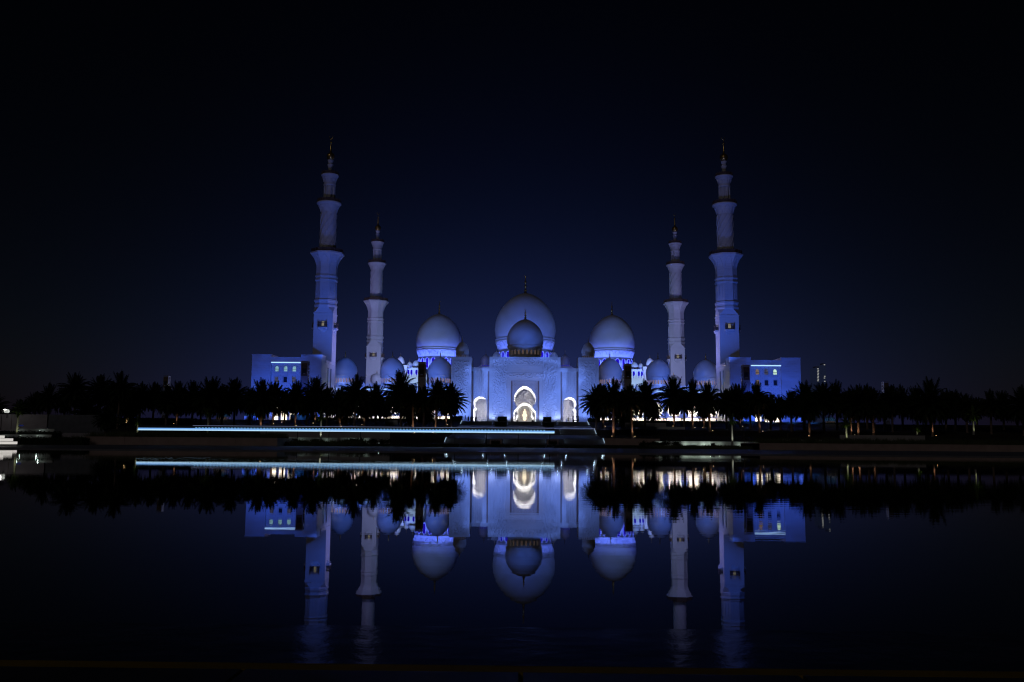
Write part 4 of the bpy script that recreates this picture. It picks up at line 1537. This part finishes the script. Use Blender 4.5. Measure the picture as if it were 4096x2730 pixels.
# little golf cart parked at the right arch
a = at(2302, 1688, 303)
r = empty('golf_cart', (a.x, 303, 8.42))
tag(r, 'small open cart with a flat roof parked before the right arch', 'cart')
q = MB()
q.box(-1.1, 1.1, -.6, .6, .35, .6, M['dark']); q.box(-.9, -.2, -.55, .55, .6, .85, M['dark']); q.box(.8, 1.1, -.55, .55, .6, 1.0, M['dark'])
q.build('body', r)
q = MB()
q.box(-1.15, 1.15, -.65, .65, 1.85, 1.95, M['dark'])
for sx in (-1.05, 1.0):
    for sy in (-.58, .53): q.box(sx, sx + .06, sy, sy + .06, .6, 1.85, M['dark'])
q.build('roof', r)
wl = MB()
wl.tube([(0, -.09, 0), (0, .09, 0)], .25, M['dark'], 12)
wl.add([(.25 * cos(2 * pi * k / 12), -.09, .25 * sin(2 * pi * k / 12)) for k in range(12)], [tuple(range(12))], M['dark'])
wlm = wl.mesh('wheel')
for sx in (-.75, .75):
    for sy in (-.55, .55): inst('wheel', wlm, r, (sx, sy, .25))
# two low stone blocks on the top step
for px, lab in ((2069, 'low dark block on the terrace edge, left of the central steps axis'), (2130, 'low dark block on the terrace edge, right of the central steps axis')):
    q = MB()
    q.box(-.32, .32, -.3, .3, 0, .45, M['stair'])
    q.box(-.36, .36, -.34, .34, .45, .55, M['stair'])
    tag(q.build('stone_block', None, (xx(px, 1686, 299.8), 299.9, 8.36)), lab, 'stone block', 'low blocks on the terrace edge')


# ------------------------------------------------------------------ date palms
def crown_mesh(seed, nf=120, R=4.0, leaf_mat=None, sag=0.0, fall=122):
    r = random.Random(seed)
    q = MB()
    mat = leaf_mat or M['frond']
    for i in range(nf):
        az_ = i * 2.39996 + r.uniform(-.3, .3)
        u = (i + .5) / nf
        el0 = radians(87 - fall * u ** .9 + r.uniform(-9, 9))      # young fronds up, old ones hanging
        L = R * r.uniform(.86, 1.12) * (1.0 if u < .75 else .85)
        droop = radians(52 + sag + 36 * r.random()) if u > .12 else radians(16)
        pts, p_, e = [], Vector((0, 0, .15 - .5 * u)), el0
        ns = 9
        for k in range(ns + 1):
            pts.append(p_.copy())
            p_ = p_ + Vector((cos(e) * cos(az_), cos(e) * sin(az_), sin(e))) * (L / ns)
            e -= droop / ns * (0.5 + k / ns)
        mt = M['dry'] if (u > .92 and not leaf_mat) else mat
        side = Vector((-sin(az_), cos(az_), 0))
        for k in range(ns):                                         # rachis
            d = side * (.05 * (1 - k / ns) + .015)
            q.add([pts[k] - d, pts[k] + d, pts[k + 1] + d * .8, pts[k + 1] - d * .8], [(0, 1, 2, 3)], mt)
        nl = 24
        for j in range(2, nl + 1):
            t = j / nl
            k = min(ns - 1, int(t * ns))
            f = t * ns - k
            base = pts[k].lerp(pts[k + 1], f)
            tg = (pts[k + 1] - pts[k]).normalized()
            up = side.cross(tg).normalized()
            ll = L * .20 * (sin(pi * min(1, t * .80 + .18)) + .25) * r.uniform(.8, 1.15)
            for s in (-1, 1):
                dr = (tg * .75 + side * s * .85 + up * (.28 + r.uniform(-.15, .15)) - Vector((0, 0, .12))).normalized()
                wv = tg * (.05 + .012 * R)
                tip = base + dr * ll - Vector((0, 0, .08 * ll))
                q.add([base - wv, base + wv, tip], [(0, 1, 2)], mt)
    # old leaf bases under the crown
    q.lathe([(.34, -1.3), (.62, -.7), (.7, -.2), (.4, .3), (.1, .7)], 12, M['dry'] if not leaf_mat else leaf_mat)
    return q.mesh('crown')


CROWNS = [crown_mesh(3), crown_mesh(14, 100, sag=14), crown_mesh(25, 135, fall=140), crown_mesh(36, 92, sag=24, fall=108), crown_mesh(47, 120, sag=-14, fall=112), crown_mesh(58, 110, sag=8, fall=146)]
tk = MB()
tk.lathe([(1.35, 0), (1.12, .03), (1.0, .1), (.94, .5), (.98, .85), (1.2, .96), (1.1, 1.0)], 16, M['trunk'])
TRUNK = tk.mesh('trunk')

# (crown x px, crown centre y px, crown radius px, depth, trunk lamp power or 0)
PALMS = [
    (85, 1628, 42, 238, 0), (140, 1612, 40, 276, 0), (196, 1588, 58, 267, 0), (262, 1600, 50, 280, 0), (305, 1556, 62, 262, 0), (345, 1640, 62, 262, 0), (402, 1560, 56, 272, 0), (478, 1550, 72, 266, 0), (456, 1600, 55, 288, 30),
    (522, 1612, 50, 286, 26), (560, 1580, 56, 276, 0), (615, 1585, 60, 282, 0), (668, 1590, 58, 270, 0), (713, 1588, 56, 280, 20), (772, 1590, 60, 284, 0), (845, 1572, 66, 266, 0), (805, 1615, 55, 288, 0), (890, 1600, 55, 290, 0),
    (940, 1578, 64, 276, 0), (1000, 1605, 52, 286, 0), (1046, 1582, 62, 266, 32), (1094, 1592, 60, 284, 22), (1140, 1610, 50, 292, 14), (1184, 1586, 66, 274, 16), (1228, 1612, 50, 288, 0), (1266, 1584, 60, 290, 18), (1310, 1605, 58, 280, 0), (1362, 1602, 60, 272, 12),
    (1420, 1568, 76, 262, 0), (1384, 1620, 56, 288, 0), (1460, 1612, 54, 282, 14), (1505, 1602, 62, 290, 0), (1546, 1625, 46, 292, 0), (1606, 1568, 64, 270, 0), (1640, 1612, 62, 284, 0), (1655, 1588, 56, 262, 60), (1696, 1600, 60, 262, 0), (1744, 1572, 66, 262, 40), (1700, 1630, 50, 282, 0), (1784, 1612, 60, 286, 18), (1806, 1588, 60, 268, 0),
    (2384, 1590, 66, 270, 0), (2412, 1612, 60, 284, 14), (2454, 1585, 66, 252, 55), (2528, 1586, 64, 252, 45), (2578, 1590, 70, 270, 0), (2500, 1625, 56, 282, 0), (2610, 1640, 40, 288, 0), (2696, 1580, 64, 288, 20), (2735, 1612, 52, 276, 0), (2768, 1586, 58, 280, 14), (2838, 1590, 62, 268, 24), (2815, 1620, 50, 282, 8),
    (2930, 1602, 58, 286, 0), (2958, 1600, 58, 290, 14), (2905, 1612, 50, 282, 0), (3036, 1592, 70, 268, 22), (3000, 1620, 52, 284, 0), (3080, 1620, 54, 284, 0),
    (3120, 1625, 52, 276, 0), (3164, 1616, 56, 270, 0), (3214, 1598, 62, 280, 0), (3236, 1620, 56, 262, 12), (3292, 1584, 66, 270, 0), (3346, 1598, 60, 280, 0), (3400, 1610, 56, 264, 40), (3430, 1606, 56, 262, 36), (3466, 1600, 58, 284, 0), (3490, 1620, 50, 262, 14),
    (3535, 1612, 52, 284, 0), (3566, 1604, 56, 270, 0), (3608, 1604, 58, 278, 0), (3668, 1610, 58, 284, 0), (3724, 1600, 70, 264, 34), (3780, 1622, 54, 282, 0), (3818, 1618, 54, 280, 0), (3864, 1622, 56, 270, 0), (3905, 1630, 52, 282, 0), (3960, 1604, 64, 268, 0), (4012, 1622, 56, 280, 0), (4090, 1620, 62, 266, 0),
    (428, 1672, 46, 208, 0), (-30, 1620, 60, 262, 0), (4160, 1630, 60, 270, 0)]
PALMS.sort(key=lambda p_: p_[0])
ORD = ['first', 'second', 'third', 'fourth', 'fifth', 'sixth', 'seventh', 'eighth', 'ninth', 'tenth', 'eleventh', 'twelfth', 'thirteenth', 'fourteenth', 'fifteenth', 'sixteenth', 'seventeenth', 'eighteenth', 'nineteenth', 'twentieth',
       'twenty-first', 'twenty-second', 'twenty-third', 'twenty-fourth', 'twenty-fifth', 'twenty-sixth', 'twenty-seventh', 'twenty-eighth', 'twenty-ninth', 'thirtieth']
ZONES = [(-999, 980, 'left of the left wing'), (980, 1290, 'in front of the left wing'), (1290, 2000, 'before the left arcade'), (2000, 2870, 'before the right arcade'), (2870, 3110, 'in front of the right wing'), (3110, 9999, 'right of the right wing')]
cnt = {}
rp = random.Random(5)
for i, (px, py, rad, Y, lamp) in enumerate(PALMS):
    rad *= rp.uniform(.86, 1.12)
    c = at(px, py + rad * .27 + rp.uniform(-7, 7), Y)
    zb = tz(Y) - .1
    h = max(1.6, c.z - zb)
    k = next(j for j, z_ in enumerate(ZONES) if z_[0] <= px < z_[1])
    n = cnt.get(k, 0)
    cnt[k] = n + 1
    r = empty('date_palm', (c.x, Y, zb), rp.uniform(0, 6.28))
    r.rotation_euler[0], r.rotation_euler[1] = rp.gauss(0, .022), rp.gauss(0, .022)
    tag(r, '%s date palm from left %s%s' % (ORD[n], ZONES[k][2], ', trunk lit warm' if lamp else ''), 'palm tree', 'date palms on the slope below the mosque')
    s = rad * Y / F_PX / 4.0 * 1.22
    inst('trunk', TRUNK, r, scale=(.34, .34, h - .6))
    inst('crown', CROWNS[(i * 5 + i // 7) % 6], r, (0, 0, h), rp.uniform(0, 6), (s, s, s * rp.uniform(.86, 1.14)))
    if lamp:
        sd = rp.choice((-1, 1)) * .25
        L = empty('tree_uplight', (c.x + sd * 2.4, Y - 1.1, zb + .1))
        tag(L, 'warm uplight under the %s date palm from left %s' % (ORD[n], ZONES[k][2]), 'uplight', 'uplights at the palm feet')
        q = MB()
        q.lathe([(.13, 0), (.15, .25), (.12, .3)], 10, M['dark'])
        q.build('housing', L)
        q = MB()
        q.lathe([(.10, .31), (.09, .36), (.02, .37)], 10, M['lamp_a'])
        q.build('lens', L)
        spot('palm_uplight_bulb', (c.x + sd * 2.4, Y - 1.1, zb + .55), (c.x, Y, zb + 4.0), (1.0, .60, .37), lamp * 7, 62, .7, .06)

# young palms near the water with pale lit trunks
CROWN_Y = [crown_mesh(91, 26, 2.2, M['frond2']), crown_mesh(92, 30, 2.2, M['frond2'])]
ty = MB()
ty.lathe([(1.25, 0), (1.0, .06), (.85, .5), (.75, .95), (.5, 1.0)], 12, M['pale_bark'])
TRUNK_Y = ty.mesh('trunk')
YOUNG = [(64, 1640, 38, 152, 1750, 26, 'young palm with pale trunk lit at its foot, at far left'), (546, 1688, 22, 172, 1745, 12, 'small young palm at the left end of the light trail'),
         (827, 1652, 30, 172, 1750, 6, 'dim young palm behind grasses left of the left wing'), (1279, 1668, 26, 172, 1764, 60, 'young palm with bright white trunk below the left arcade'),
         (2926, 1682, 28, 176, 1781, 55, 'young palm with bright white trunk before the lit right wall'), (3383, 1692, 32, 176, 1766, 40, 'green lit young palm right of the right wing'),
         (3892, 1662, 40, 186, 1740, 24, 'dim green lit young palm at far right'), (3665, 1712, 24, 190, 1740, 5, 'low young palm half hidden by grasses at right')]
for i, (px, py, rad, Y, pyb, lamp, lab) in enumerate(YOUNG):
    a, b = at(px, py, Y), at(px + 3, pyb, Y)
    r = empty('young_palm', (b.x, Y, b.z), i * 1.1)
    tag(r, lab, 'palm tree', 'young palms near the pool')
    h = a.z - b.z
    s = rad * Y / F_PX / 2.2
    inst('trunk', TRUNK_Y, r, scale=(.21, .21, h))
    inst('crown', CROWN_Y[i % 2], r, (0, 0, h), i * .7, (s, s, s))
    spot('young_palm_uplight', (b.x + .5, Y - 1.3, b.z + .2), (b.x, Y, b.z + h * .55), (.92, 1.0, .82) if lamp > 45 else (.9, 1.0, .55), lamp * 2.2, 70, .8, .06)

# ------------------------------------------------------------------ grasses and shrubs on the bank
def grass(name, px0, px1, Y0, Y1, n, h0, h1, zb, seed, mat):
    r = random.Random(seed)
    xa, xb = xx(px0, 1760, Y0), xx(px1, 1760, Y0)
    q = MB()
    clumps = [(r.uniform(xa, xb), r.uniform(Y0, Y1), r.uniform(.7, 1.25)) for _ in range(max(6, n // 26))]
    for i in range(n):
        cxk, cyk, sk = clumps[i % len(clumps)]
        x, y = cxk + r.gauss(0, .3), cyk + r.gauss(0, .3)
        x = min(max(x, xa), xb)
        h = r.uniform(h0, h1) * sk
        lx, ly = r.gauss(0, .3) * h, r.gauss(0, .25) * h
        w = r.uniform(.016, .04)
        z = zb(y) if callable(zb) else zb
        q.add([(x - w, y, z), (x + w, y, z), (x + lx * .45 + w * .7, y + ly * .4, z + h * .65), (x + lx * .45 - w * .7, y + ly * .4, z + h * .65), (x + lx, y + ly, z + h)], [(0, 1, 2, 3), (3, 2, 4)], mat)
    o = q.build(name)
    tag(o, kind='stuff')
    return o


zlw = zz(700, 1750, 160) - .1
zrw = zz(3500, 1778, 160) - .1
tag(grass('ornamental_grass', 330, 1106, 161, 171, 9000, .5, 1.25, zlw, 1, M['grass']), 'tall feathery grasses above the left brown wall', 'grass')
tag(grass('ornamental_grass', 210, 322, 156, 166, 2500, .7, 1.6, .2, 2, M['grass']), 'clump of tall grass left of the left brown wall', 'grass')
tag(grass('ornamental_grass', 3040, 4250, 161, 172, 11000, .5, 1.3, zrw, 3, M['grass']), 'tall dark grasses above the right brown wall', 'grass')
tag(grass('ornamental_grass', 1108, 1420, 164, 182, 5000, .5, 1.2, tz, 4, M['grass']), 'dark grasses on the bank below the lit left wall', 'grass')
tag(grass('lawn_grass', 1410, 2640, 164, 186, 9000, .15, .45, tz, 5, M['hedge']), 'low dark ground cover at the foot of the steps', 'grass')
tag(grass('ornamental_grass', 2640, 3040, 164, 180, 5000, .3, .75, tz, 6, M['grass']), 'dark low grasses below the lit right wall', 'grass')


def shrub(px, py, w, h, Y, label, seed):
    r = random.Random(seed)
    a = at(px, py, Y)
    z0 = min(tz(Y), a.z)
    root = empty('shrub', (a.x, Y, z0))
    tag(root, label, 'shrub', 'dark shrubs on the bank')
    st, lf = MB(), MB()
    H = max(.8, a.z - z0)
    for k in range(7):
        t = Vector((r.uniform(-w, w) * .8, r.uniform(-.5, .5), H * r.uniform(.6, 1)))
        st.tube([(0, 0, 0), t * .5 + Vector((0, 0, .1)), t], [.05, .035, .015], M['dry'], 4)
        for j in range(90):
            p_ = t * r.uniform(.55, 1.05) + Vector((r.gauss(0, .22), r.gauss(0, .22), r.gauss(0, .14)))
            p_.z = max(.05, p_.z)
            u, v = Vector((r.gauss(0, 1), r.gauss(0, 1), r.gauss(0, 1))).normalized(), Vector((r.gauss(0, 1), r.gauss(0, 1), r.gauss(0, 1))).normalized()
            l = r.uniform(.1, .2)
            lf.add([p_ - u * l, p_ + v * l * .5, p_ + u * l, p_ - v * l * .5], [(0, 1, 2, 3)], M['hedge'])
    st.build('stems', root)
    lf.build('leaves', root)


for px, py, w, lab in ((2580, 1769, 1.5, 'leafy dark shrub at the left end of the lit right wall'), (2616, 1770, 1.6, 'broad dark shrub in front of the lit right wall, second from left'), (2660, 1766, 1.3, 'open branching shrub in front of the lit right wall'), (2704, 1768, 1.5, 'rounded dark shrub in front of the lit right wall'),
                       (1400, 1757, 1.3, 'dark shrub before the lit left wall, left one'), (1440, 1755, 1.6, 'dark shrub before the lit left wall, middle one'), (1490, 1757, 1.4, 'dark shrub at the right end of the lit left wall'), (1540, 1760, 1.3, 'dark shrub standing right of the lit left walls'), (1262, 1757, .9, 'small shrub left of the bright white palm trunk')):
    shrub(px, py, w, 1.2, 184, lab, int(px))

# ------------------------------------------------------------------ small structures at the edges
# lit round stepped plinth cut by the left frame edge
a = at(0, 1777, 118)
r = empty('stepped_plinth', (xx(-60, 1777, 118), 118, tz(118)))
tag(r, 'white lit stepped round plinth cut off by the left edge', 'plinth')
for k, (px, y0, y1) in enumerate(((62, 1767, 1777.5), (45, 1754.5, 1765), (12, 1743, 1753))):
    rad = (px + 60) * 118 / F_PX * .93
    z0, z1 = zz(20, y1, 118) - tz(118), zz(20, y0, 118) - tz(118)
    q = MB()
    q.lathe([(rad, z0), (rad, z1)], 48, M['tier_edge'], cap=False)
    q.build('lit_edge', r)
    q = MB()
    q.lathe([(rad - .15, z0 - .25), (rad - .15, z0 + .02), (rad - .02, z0 + .02), (rad - .02, z1 - .01), (.2, z1 - .005)], 48, M['white_wall'])
    q.build('tier', r)


def street_lamp(px, py, pyb, Y, label, pw, col=(1, .95, .85), sidex=1.0):
    a, b = at(px, py, Y), at(px, pyb, Y)
    r = empty('street_lamp', (b.x, Y, b.z))
    tag(r, label, 'street lamp', 'street lamps')
    h = a.z - b.z
    q = MB()
    q.lathe([(.12, 0), (.07, .4), (.05, h + .2)], 8, M['dark'])
    q.box(-.05, sidex * .8 if sidex > 0 else .05, -.04, .04, h + .14, h + .2, M['dark']) if sidex > 0 else q.box(sidex * .8, .05, -.04, .04, h + .14, h + .2, M['dark'])
    q.build('pole', r)
    q = MB()
    x_ = sidex * .65
    q.box(x_ - .22, x_ + .22, -.15, .15, h - .05, h + .13, M['lamp_w'])
    q.build('lamp_head', r)
    if pw: point('street_lamp_bulb', (b.x + x_, Y - .2, a.z - .2), col, pw, .1)


street_lamp(3, 1640, 1720, 200, 'lit street lamp beside the tall grey wall at far left', 16)
street_lamp(884, 1640, 1668, 300, 'bright small street lamp above the glass vault left of the left wing', 30)
street_lamp(3320, 1656, 1690, 300, 'small lit street lamp right of the right wing among palms', 30)
for px, py, pyb, Y, lab in ((44, 1652, 1716, 190, 'slim unlit pole beside the young palm at far left'), (2977, 1705, 1776, 186, 'slim unlit pole right of the white palm trunk'), (3152, 1735, 1776, 184, 'slim unlit pole behind the end of the right white wall'), (3504, 1690, 1742, 198, 'slim pole with angled arm at right')):
    a, b = at(px, py, Y), at(px, pyb, Y)
    q = MB()
    q.lathe([(.09, 0), (.05, .4), (.04, a.z - b.z)], 8, M['pylon_edge'])
    q.box(-.04, .7, -.03, .03, a.z - b.z - .05, a.z - b.z, M['pylon_edge'])
    tag(q.build('pole', None, (b.x, Y, b.z)), lab, 'pole', 'unlit poles on the bank')
# blue road sign plate at the far left
a = at(84, 1703, 195)
r = empty('road_sign', (a.x, 195, a.z - 1.6))
tag(r, 'small blue road sign in front of the grey wall at far left', 'sign')
q = MB()
q.box(-.03, .03, 0, .06, 0, 1.6, M['dark'])
q.build('post', r)
q = MB()
q.box(-.55, .55, -.05, 0, 1.45, 1.75, emit('blue_sign_face', (.012, .02, .12), .5))
q.build('plate', r)
# lit round sign by the street lamp at far left
a = at(26, 1646, 203)
r = empty('round_lit_panel', (a.x, 203, a.z - 1.3))
tag(r, 'bright rounded lit panel above the grey wall at far left', 'lit panel')
q = MB()
q.plate([(.60 * cos(2 * pi * k / 24), .48 * sin(2 * pi * k / 24) + 1.3) for k in range(24) if sin(2 * pi * k / 24) > -.75], [], 0, .25, emit('lit_panel_face', (.75, .78, .72), .8, 'room'))
q.build('panel', r)
q = MB()
q.box(-.08, .08, .26, .4, -.2, 1.3, M['dark'])
for k in range(4): q.tube([(-.42 + .2 * k, -.03, 1.0), (-.18 + .2 * k, -.03, 1.65)], .025, M['dark'], 4)
q.build('frame', r)


# low glass vaults left and right of the wings
def vault(px0, px1, pyt, pyb, Y, label):
    a, b = at(px0, pyb, Y), at(px1, pyb, Y)
    w = (b.x - a.x) / 2
    h = zz((px0 + px1) / 2, pyt, Y) - a.z
    r = empty('glass_vault', ((a.x + b.x) / 2, Y, a.z))
    tag(r, label, 'glass dome', 'low glass vaults beside the mosque')
    q = MB()
    q.lathe([(w * cos(t * pi / 16), h * sin(t * pi / 16)) for t in range(8)], 28, M['blue_glow'])
    q.build('glazing', r)
    q = MB()
    for s in (-1, 1):
        for k in range(14):
            pts = []
            for j in range(8):
                e = j / 7 * pi / 2 * .95
                aa = 2 * pi * k / 14 + s * e * .6
                pts.append((w * 1.01 * cos(e) * cos(aa), w * 1.01 * cos(e) * sin(aa), h * 1.02 * sin(e)))
            q.tube(pts, .07, M['dark'], 4)
    q.build('lattice', r)
    q = MB()
    q.lathe([(w * 1.03, -2.4), (w * 1.03, 0), (w * .98, .05)], 28, M['brown_wall'])
    q.build('base_ring', r)


vault(866, 922, 1646, 1668, 305, 'small blue glass vault left of the left wing, below a street lamp')
vault(980, 1062, 1640, 1666, 304, 'blue glass vault at the foot of the left wing, on a reddish base')
vault(3296, 3342, 1668, 1687, 305, 'small blue glass vault among palms right of the right wing')

# two far skyscrapers at the right
for px0, px1, py, Y, lab, rows in ((3262, 3284, 1472, 1500, 'distant dark tower block with one column of lit windows', (3272, range(1476, 1530, 6))),
                                   (3292, 3304, 1459, 1600, 'distant slim dark tower with few lit windows and a roof lamp', (3298, (1460, 1506, 1513, 1526)))):
    a, b = at(px0, py, Y), at(px1, py, Y)
    r = empty('tower_block', ((a.x + b.x) / 2, Y, 0))
    tag(r, lab, 'skyscraper')
    w = (b.x - a.x) / 2
    q = MB()
    q.box(-w, w, 0, 30, 0, a.z, M['far_facade_glow'])
    q.box(-w * .6, w * .6, 5, 20, a.z, a.z + 3, M['hazed_concrete'])
    q.build('body', r)
    for k, y_ in enumerate(rows[1]):
        c = at(rows[0] + (k % 2) * 1.2, y_, Y)
        q = MB()
        q.box(c.x - r.location.x - 1.3, c.x - r.location.x + 1.1, -.3, -.05, c.z - .8, c.z + .7, M['city_win'])
        q.build('window', r)

# ------------------------------------------------------------------ the mosque's own lighting, plus added inner wall fills
BLUE = (0.075, 0.195, 1.0)
BLUE2 = (0.135, 0.265, 1.0)
DEEP = (0.035, 0.125, 1.0)
LILAC = (0.35, 0.345, 1.0)
# floods at the foot of the portal
for x, y, tx, pw in ((-22.8, 306, -22.8, 7000), (22.8, 306, 22.8, 7000), (-7.6, 308, -8.5, 4300), (7.6, 308, 8.5, 4300), (-16, 306, -16, 2600), (16, 306, 16, 2600)):
    spot('portal_floodlight', (x, y, 9.0), (tx, 320, 22), BLUE2, pw, 105, .9, .3)
for px in fx[2::2]:
    x = xx(px, 1683, 314)
    spot('wall_grazer', (x, 318.3, 8.7), (x, 320.0, 14), (.30, .42, 1.0), 700, 110, .9, .15)
for x in (-24.5, -21, 21, 24.5):
    spot('wall_grazer', (x, 316.2, 8.8), (x, 319.0, 16), (.20, .33, 1.0), 800, 95, .9, .15)
# cloud projectors on the pylons
for x, tg, pw, sz in ((-35, (9, 321, 24), 25000, 52), (35, (-9, 321, 24), 25000, 52)):
    spot('cloud_projector', (x, 307.9, 26.5), tg, BLUE2, pw, sz, .8, .3, (5.0, .3, 1.7))
for s in (-1, 1):
    spot('dome_projector', (s * 53, 312, 24.0), (s * 53, 355, 31), BLUE, 34000 if s < 0 else 27000, 96, .7, .3, (5.0, .7, 1.3))
    spot('dome_projector', (s * 39, 312, 24.0), (s * 34, 352, 31), BLUE, 8500, 44, .9, .3, (5.0, .7, 1.3))
    spot('dome_projector', (s * 12, 300, 22), (0, 335, 47.5), BLUE, 15000, 29, 1.0, .3, (8.0, .6, 1.4))
# floods on the great domes, standing on the arcade and hall roofs
for x, y, tg, pw, sz in ((-24, 400, (-4, 480, 63), 56000, 36), (24, 400, (4, 480, 63), 56000, 36), (-60, 410, (-46.8, 470, 63), 24000, 48), (60, 410, (47, 470, 63), 24000, 48),
                         (-34, 408, (-46.8, 470, 63), 20000, 48), (34, 408, (47, 470, 63), 20000, 48)):
    spot('great_dome_floodlight', (x, y, 31), tg, (.095, .205, 1.0), pw, sz, .9, .5, (4.0, .5, 1.5))
for x in (-46.8, 47.0, 0):
    R = 17.0 if x else 22.5
    for k in range(-2, 3):
        a = k * .55
        spot('drum_uplight', (x + R * sin(a), 480 - R * cos(a), 39.5 if x else 41.5), (x + (10.8 if x else 14.5) * sin(a), 480 - (10.8 if x else 14.5) * cos(a), 44.5 if x else 47), (.10, .17, 1.0), 9500 if x else 9000, 84, .9, .3)
for s in (-1, 1):
    # wings
    for k in range(4):
        spot('wing_floodlight', (s * (75.5 + 7 * k), 297.5, 9.2), (s * (75.5 + 7 * k), 318, 19), DEEP, 5000, 100, .9, .3, (5, .5, 1.4))
    for x in (73.2, 82, 90, 98):
        spot('wing_grazer', (s * x, 315.3, 8.8), (s * x, 319, 15), (.085, .18, 1.0), 900, 100, .9, .2)
    spot('link_floodlight', (s * 69.5, 331, 23.2), (s * 73.4, 330, 29), (.10, .24, 1.0), 260, 120, .9, .2)
    # minarets
    spot('minaret_floodlight', (s * 66, 306.5, 28.0), (s * 77, 335, 56), (.06, .16, 1.0), 26000, 72, 1.0, .3)
    spot('minaret_floodlight', (s * 45, 236, 27), (s * 77, 335, 104), (.25, .31, 1.0), 49000, 40, 1.0, .4)
    spot('minaret_side_flood', (s * 43.5, 345.5, 33), (s * 73, 338, 40), LILAC, 26000, 60, 1.0, .4)
    spot('far_minaret_flood', (s * 60, 400, 30), (s * 77.4, 452, 40), LILAC, 36000, 60, 1.0, .4)
    spot('far_minaret_flood', (s * 88, 395, 34), (s * 77.4, 452, 88), LILAC, 48000, 50, 1.0, .4)
    # courtyard blocks and little domes
    spot('courtyard_flood', (s * 50, 405, 28.5), (s * 54, 430, 37), (.40, .60, 1.0), 26000, 100, .9, .3)
    spot('block_flood', (s * 24, 385, 36), (s * 18, 400, 38), (.10, .17, 1.0), 1200, 90, .9, .3)
    # arcade gallery glow, lower wall and roof
    area('gallery_light', (s * 51, 348 + 3.8, BASE + 10.2), (s * 51, 348 + 4.6, 0), (1.0, .86, .66), 18000, 46, 1.5, 170)
    for k in range(6):
        spot('arcade_flood', (s * (31 + 8 * k), 341, 9.0), (s * (31 + 8 * k), 348.5, 20), (.12, .24, 1.0), 900, 110, .9, .2)
    for k in range(3):
        spot('roof_flood', (s * (33.8 + 19.2 * k), 349.3, 23.2), (s * (33.8 + 19.2 * k), 355, 29), (.13, .27, 1.0), 260, 130, .9, .15)
    # side arch passages: grazing line lamps along the inner edge and the floor
    area('passage_light', (s * 14.4, 330, BASE + 1.0), (s * 30, 330, BASE + 8.5), (.97, .96, 1.0), 1000, 9, .4, 84)
    area('passage_light', (s * 16.15, 329, BASE + .3), (s * 16.15, 329, 60), (.97, .96, 1.0), 1000, 2.4, 7, 60)
# central passages
for y0, ln, k in ((330, 15, 1.0), (366, 24, .8)):
    area('passage_light', (0, y0, BASE + .3), (0, y0, 60), (.98, .96, .98), 1700 * k, 4.0, ln * .7, 62)
    for s in (-1, 1):
        area('passage_light', (s * .2, y0, BASE + .4), (s * 20.2, y0, BASE + 17), (.98, .96, .98), 1250 * k, ln, .4, 100)
spot('panel_wash', (0, 306, 9.0), (0, 320, 20), (.60, .55, .72), 1500, 50, .8, .3)
spot('inner_wall_fill', (0, 324, BASE + .6), (0, 346, 20), (.30, .36, 1.0), 1600, 60, .8, .2)  # fill spots added to brighten the passage end walls, no fixtures there
for s in (-1, 1):
    spot('inner_wall_fill', (s * 15.6, 324, BASE + .6), (s * 16.2, 339, 15), (.30, .36, 1.0), 1100, 70, .8, .2)
